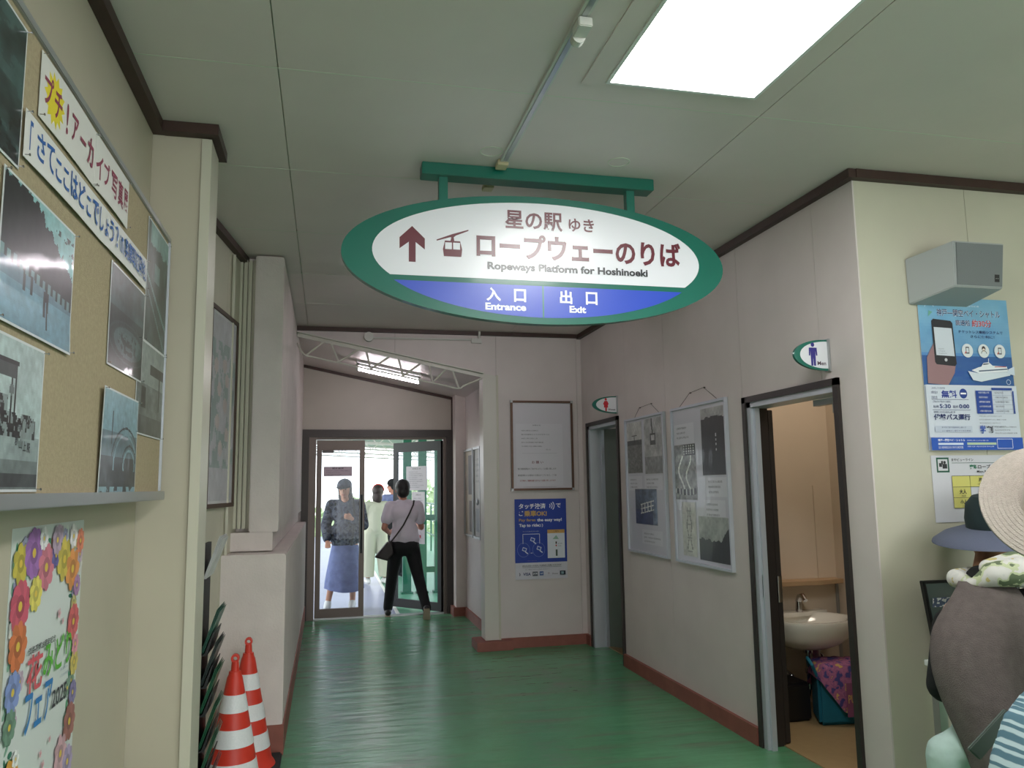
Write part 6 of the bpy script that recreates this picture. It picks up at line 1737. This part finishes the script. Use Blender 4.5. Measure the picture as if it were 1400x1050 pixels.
# ---------------- person in black cap seen behind the walker's head
def person_capped():
    o = thing('person', 'person in a black peaked cap and dark shirt behind the walker', 'person', (1.13, 13.8, -.01))
    P = place((1.13, 13.8, -.012), .5)
    hd = P(0, .02, 1.53); neck = P(0, 0, 1.40); sL, sR = P(-.18, 0, 1.33), P(.18, 0, 1.33)
    f = P(-1, .5, 0) - P(0, 0, 0); u = V((0, 0, 1))
    eL, wL = P(-.23, .02, 1.07), P(-.15, .16, .92); eR, wR = P(.23, .02, 1.07), P(.22, .14, .86)
    hL, hR = P(-.09, 0, .86), P(.09, 0, .86); kL, kR = P(-.10, .03, .46), P(.10, -.02, .46); aL, aR = P(-.11, .03, .085), P(.12, -.05, .085)
    b = MB(); r_, f_, u_ = head_geo(b, hd, f, u)
    cap(b, neck - V((0, 0, .06)), hd - V((0, 0, .03)), .054, .048); cap(b, P(0, 0, .9), P(0, 0, 1.22), .115, .125); cap(b, sL, sR, .056, .056)
    chain(b, [sL, eL, wL], [.047, .038, .027]); chain(b, [sR, eR, wR], [.047, .038, .027])
    hand_geo(b, wL, wL - eL, V((0, 0, 1)), 1); hand_geo(b, wR, wR - eR, V((0, 0, 1)), 1)
    chain(b, [hL, kL, aL], [.078, .054, .036]); chain(b, [hR, kR, aR], [.078, .054, .036])
    fw = P(0, 1, 0) - P(0, 0, 0); foot_geo(b, aL, fw); foot_geo(b, aR, fw)
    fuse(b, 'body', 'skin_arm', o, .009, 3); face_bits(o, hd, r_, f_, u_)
    b = MB(); cap(b, P(0, 0, .95), P(0, 0, 1.22), .134, .142); b.ball(P(0, 0, 1.24), .1, 18, None, (1.9, 1.25, 1.4)); b.ball(P(0, 0, 1.02), .1, 18, None, (1.72, 1.25, 1.7)); cap(b, sL, sR, .068, .068)
    cap(b, sL, sL + (eL - sL) * .6, .07, .072); cap(b, sR, sR + (eR - sR) * .6, .07, .072)
    fuse(b, 'shirt', 'denim', o, .011, 4, cut=[(P(0, 0, .88), V((0, 0, -1))), (P(0, 0, 1.40), V((0, 0, 1)))])
    b = MB(); cap(b, P(-.07, 0, .87), P(.07, 0, .87), .11, .11); chain(b, [hL, kL, aL], [.1, .072, .06]); chain(b, [hR, kR, aR], [.1, .072, .06])
    fuse(b, 'trousers', 'black_cloth', o, .011, 4, cut=[(P(0, 0, .93), V((0, 0, 1)))])
    for an in (aL, aR):
        b = MB(); foot_geo(b, an, fw, .048, .19, 0, .044); fuse(b, 'shoe', 'black', o, .009, 3)
    mt = Matrix((r_, f_, u_)).transposed(); b = MB()
    b.ball(hd + u_ * .05, .1, 20, mt, (.95, 1.08, .86)); b.ball(hd - f_ * .02 - u_ * .0, .1, 18, mt, (.9, .9, .95))
    fuse(b, 'cap', 'black_cloth', o, .009, 2, cut=[(hd + f_ * .07 , f_ - u_ * .8)])
    pts = [hd + u_ * .042 + r_ * (.085 * math.cos(t)) + f_ * (.05 + .13 * math.sin(t)) for t in np.linspace(0, PI, 16)]
    MB().prism(pts, u_ * .008).build('cap_brim', 'black_cloth', o)
person_capped()

# ---------------- stooping person with the grey shawl, right foreground
def person_shawl():
    o = thing('person', 'stooping person in a grey knitted shawl, dark wide hat and floral scarf by the wall', 'person', (2.56, 2.62, 0))
    pel = V((2.50, 2.63, .62)); ch = V((2.54, 2.74, .92)); nk = V((2.70, 2.84, 1.11)); hd = V((2.82, 2.93, 1.215))
    f = V((.35, .8, -.62)); u = V((.25, .5, .8))
    sL, sR = V((2.42, 2.74, .925)), V((2.80, 2.70, .985))
    eL, wL = V((2.365, 2.74, .70)), V((2.52, 2.93, .70)); eR, wR = V((2.86, 2.74, .76)), V((2.84, 2.88, .66))
    hL, hR = V((2.44, 2.64, .60)), V((2.59, 2.64, .60)); kL, kR = V((2.41, 2.68, .34)), V((2.61, 2.68, .34)); aL, aR = V((2.41, 2.60, .085)), V((2.62, 2.60, .085))
    b = MB(); r_, f_, u_ = head_geo(b, hd, f, u, .95)
    cap(b, nk, hd, .052, .05); chain(b, [pel, ch, nk - V((.05, .03, .08))], [.12, .135, .08]); cap(b, sL, sR, .055, .055)
    chain(b, [sL, eL, wL], [.045, .036, .026]); chain(b, [sR, eR, wR], [.045, .036, .026])
    hand_geo(b, wL, V((.4, 1, -.4)), V((1, 0, 0)), .9, .8); hand_geo(b, wR, V((-.2, 1, -.3)), V((-1, 0, .2)), .9, .8)
    chain(b, [hL, kL, aL], [.075, .052, .036]); chain(b, [hR, kR, aR], [.075, .052, .036])
    fw = V((0, 1, 0)); foot_geo(b, aL, fw); foot_geo(b, aR, fw)
    fuse(b, 'body', 'skin', o, .008, 3); face_bits(o, hd, r_, f_, u_, .95)
    b = MB()     # black top
    b.ball(V((2.56, 2.70, .86)), .1, 18, None, (2.2, 1.4, 1.7)); b.ball(V((2.72, 2.68, .88)), .1, 18, None, (1.7, 1.4, 1.8)); cap(b, sL, sR, .07, .082); cap(b, V((2.70, 2.66, .96)), V((2.86, 2.64, .86)), .09, .10)
    b.ball(V((2.62, 2.64, .70)), .1, 18, None, (2.3, 1.5, 2.0))
    chain(b, [sL, eL, eL + (wL - eL) * .85], [.07, .066, .055]); chain(b, [sR, eR, eR + (wR - eR) * .8], [.08, .075, .055])
    cap(b, V((2.56, 2.75, .92)), V((2.66, 2.80, 1.05)), .13, .10); cap(b, V((2.66, 2.64, .70)), V((2.66, 2.62, .46)), .15, .14); fuse(b, 'black_top', 'black_cloth', o, .009, 4, cut=[(V((0, 0, .36)), V((0, 0, -1)))])
    b = MB()     # trousers
    cap(b, V((2.44, 2.65, .56)), V((2.60, 2.65, .56)), .10, .10); chain(b, [hL, kL, aL], [.105, .085, .07]); chain(b, [hR, kR, aR], [.105, .085, .07]); cap(b, V((2.315, 2.70, .46)), V((2.32, 2.70, .22)), .075, .07); cap(b, V((2.315, 2.70, .46)), V((2.42, 2.64, .52)), .07, .09)
    fuse(b, 'trousers', 'pale_teal', o, .010, 4, cut=[(V((0, 0, .10)), V((0, 0, -1)))])
    for an in (aL, aR):
        b = MB(); foot_geo(b, an, fw, .046, .19, 0, .04); fuse(b, 'shoe', 'black', o, .008, 3)
    # shawl: lofted sheet over the rounded back, from the neck down to the hem
    rows = [  # z, xleft, xright, depth at centre, depth at sides
        (1.10, 2.47, 2.70, 2.715, 2.745), (1.085, 2.455, 2.70, 2.665, 2.735), (1.050, 2.415, 2.70, 2.610, 2.72), (1.00, 2.355, 2.70, 2.565, 2.71), (.94, 2.292, 2.700, 2.525, 2.70), (.86, 2.262, 2.690, 2.500, 2.69),
        (.77, 2.257, 2.675, 2.485, 2.68), (.68, 2.268, 2.655, 2.472, 2.66), (.58, 2.290, 2.635, 2.462, 2.63), (.48, 2.310, 2.615, 2.455, 2.60), (.38, 2.322, 2.60, 2.450, 2.58), (.30, 2.328, 2.59, 2.448, 2.57)]
    n = 28; vs = []; fs = []
    for i, (z, xl, xr, yc, ys_) in enumerate(rows):
        for j in range(n + 1):
            t = j / n; s_ = math.sin(PI * t) ** .62
            x = xl + (xr - xl) * (.5 - .5 * math.cos(PI * t)); y = ys_ + (yc - ys_) * s_
            y += .007 * math.sin(t * 23 + .3 * i) * min(1, i / 5)
            vs.append((x, y, z + .012 * math.sin(t * 9 + 1) * (i > 8)))
    for i in range(len(rows) - 1):
        for j in range(n): fs.append((i * (n + 1) + j, (i + 1) * (n + 1) + j, (i + 1) * (n + 1) + j + 1, i * (n + 1) + j + 1))
    s_ = MB().add(vs, fs).build('shawl', 'shawl', o, smooth=True)
    sol = s_.modifiers.new('thickness', 'SOLIDIFY'); sol.thickness = .012; sol.offset = -1
    sub = s_.modifiers.new('smooth', 'SUBSURF'); sub.levels = 1; sub.render_levels = 1
    # floral scarf round the neck
    b = MB(); n = 40
    chain(b, [V((2.50, 2.70, 1.085)), V((2.56, 2.655, 1.125)), V((2.66, 2.63, 1.135)), V((2.78, 2.66, 1.105)), V((2.86, 2.74, 1.07))], [.020, .048, .060, .056, .050])
    chain(b, [V((2.58, 2.70, 1.145)), V((2.68, 2.68, 1.165)), V((2.79, 2.72, 1.15))], [.036, .046, .044])
    chain(b, [V((2.50, 2.70, 1.085)), V((2.56, 2.85, 1.09)), V((2.70, 2.93, 1.08)), V((2.84, 2.88, 1.08))], [.020, .040, .045, .045])
    fuse(b, 'scarf', 'scarf', o, .008, 4)
    # dark crown and blue-grey brim
    hc = V((2.845, 2.90, 1.285)); hu = V((-.10, -.06, 1)).normalized(); hr = V((1, 0, .1)).normalized(); hr = (hr - hr.dot(hu) * hu).normalized(); hf = hu.cross(hr)
    mt = Matrix((hr, hf, hu)).transposed()
    MB().lathe([(.125, 0), (.128, .05), (.118, .11), (.09, .145), (.0, .155)], hc, 36, mtx=mt).build('hat_crown', 'teal_dark', o, smooth=True)
    prof = [(.105, .012), (.16, .006), (.22, -.012), (.262, -.040), (.266, -.050), (.258, -.052), (.22, -.026), (.16, -.006), (.105, .0)]
    MB().lathe(prof, hc, 48, mtx=mt).build('hat_brim', 'blue_grey', o, smooth=True)
    g = tag(MB().prism([V((2.335, 2.425, .695)), V((2.385, 2.425, .665)), V((2.215, 2.425, .535)), V((2.170, 2.425, .575))], V((0, .012, 0))).build('bag_strap', 'strap_grey', bevel=.003), 'wide grey-green strap hanging across the shawl', 'strap')
person_shawl()

# ---------------- person with the pale woven hat at the right edge
def person_hat():
    o = thing('person', 'person in a pale ringed sun hat and plaid shirt at the right edge', 'person', (2.30, 2.06, 0))
    hd = V((2.185, 1.99, 1.395)); f = V((-.45, -.75, -.72)); u = V((-.35, -.55, .75))
    nk = V((2.29, 2.06, 1.30)); ch = V((2.44, 2.08, 1.12)); pel = V((2.56, 2.10, .84))
    sL, sR = V((2.56, 1.94, 1.20)), V((2.42, 2.22, 1.18))
    eL, wL = V((2.56, 1.86, .96)), V((2.40, 1.80, .88)); eR, wR = V((2.46, 2.20, .96)), V((2.40, 2.02, .84))
    hL, hR = V((2.58, 2.02, .80)), V((2.54, 2.18, .80)); kL, kR = V((2.54, 2.00, .43)), V((2.50, 2.16, .43)); aL, aR = V((2.57, 2.04, .085)), V((2.53, 2.20, .085))
    b = MB(); r_, f_, u_ = head_geo(b, hd, f, u)
    cap(b, nk, hd, .052, .05); chain(b, [pel, ch, nk - V((0, 0, .04))], [.12, .12, .07]); cap(b, sL, sR, .055, .055)
    chain(b, [sL, eL, wL], [.045, .036, .026]); chain(b, [sR, eR, wR], [.045, .036, .026])
    hand_geo(b, wL, V((-.6, -.6, -.1)), V((0, 0, 1)), .9, .8); hand_geo(b, wR, V((.3, -1, -.2)), V((0, 0, 1)), .9, .8)
    chain(b, [hL, kL, aL], [.078, .053, .036]); chain(b, [hR, kR, aR], [.078, .053, .036])
    fw = V((-.5, -.8, 0)); foot_geo(b, aL, fw); foot_geo(b, aR, fw)
    fuse(b, 'body', 'skin', o, .008, 3); face_bits(o, hd, r_, f_, u_)
    b = MB(); cap(b, ch, pel, .15, .15); b.ball(V((2.45, 2.09, 1.08)), .1, 18, None, (1.6, 1.6, 1.8)); b.ball(V((2.54, 2.10, .86)), .1, 18, None, (1.6, 1.6, 1.8)); cap(b, sL, sR, .07, .07)
    chain(b, [sL, eL, eL + (wL - eL) * .7], [.07, .062, .05]); chain(b, [sR, eR, eR + (wR - eR) * .7], [.07, .062, .05])
    fuse(b, 'plaid_shirt', 'plaid', o, .009, 4, cut=[(V((0, 0, .62)), V((0, 0, -1)))])
    g = thing('tote_bag', 'light blue plaid tote bag held at the bottom right corner', 'bag', (2.12, 1.98, .40))
    c = MB()
    c.prism([V((1.86, 1.93, .38)), V((2.34, 1.93, .38)), V((2.36, 1.93, .84)), V((2.06, 1.93, .87)), V((1.975, 1.93, .80)), V((1.91, 1.93, .68))], V((0, .14, 0)))
    fuse(c, 'bag_body', 'plaid', g, .012, 5)
    MB().tube([V((2.06, 1.99, .87)), V((2.22, 1.96, .90)), V((2.38, 1.86, .865)), V((2.36, 1.95, .88)), V((2.26, 2.03, .86))], .010, n=8).build('handle', 'plaid', g)
    b = MB(); cap(b, hL, hR, .12, .12); chain(b, [hL, kL, aL], [.1, .075, .06]); chain(b, [hR, kR, aR], [.1, .075, .06])
    fuse(b, 'trousers', 'black_cloth', o, .010, 4)
    for an in (aL, aR):
        b = MB(); foot_geo(b, an, fw, .046, .19, 0, .04); fuse(b, 'shoe', 'black', o, .008, 3)
    # sun hat: brim nearly facing the camera
    hc = V((2.130, 1.955, 1.425)); hu = V((-.50, -.76, .48)).normalized(); hr = V((0, 0, 1)).cross(hu).normalized(); hf = hu.cross(hr)
    mt = Matrix((hr, hf, hu)).transposed()
    prof = [(.0, .115), (.05, .112), (.078, .095), (.090, .06), (.096, .022)]
    r = .100; z = .014
    while r < .196:
        prof += [(r, z + .0022), (r + .007, z + .0022), (r + .008, z)]; r += .0115; z -= .0024 + .06 * (r - .1) * .1
    prof += [(.200, z), (.199, z - .004), (.10, .002), (.088, .02)]
    MB().lathe(prof, hc, 64, mtx=mt).build('sun_hat', 'straw', o, smooth=True)
person_hat()
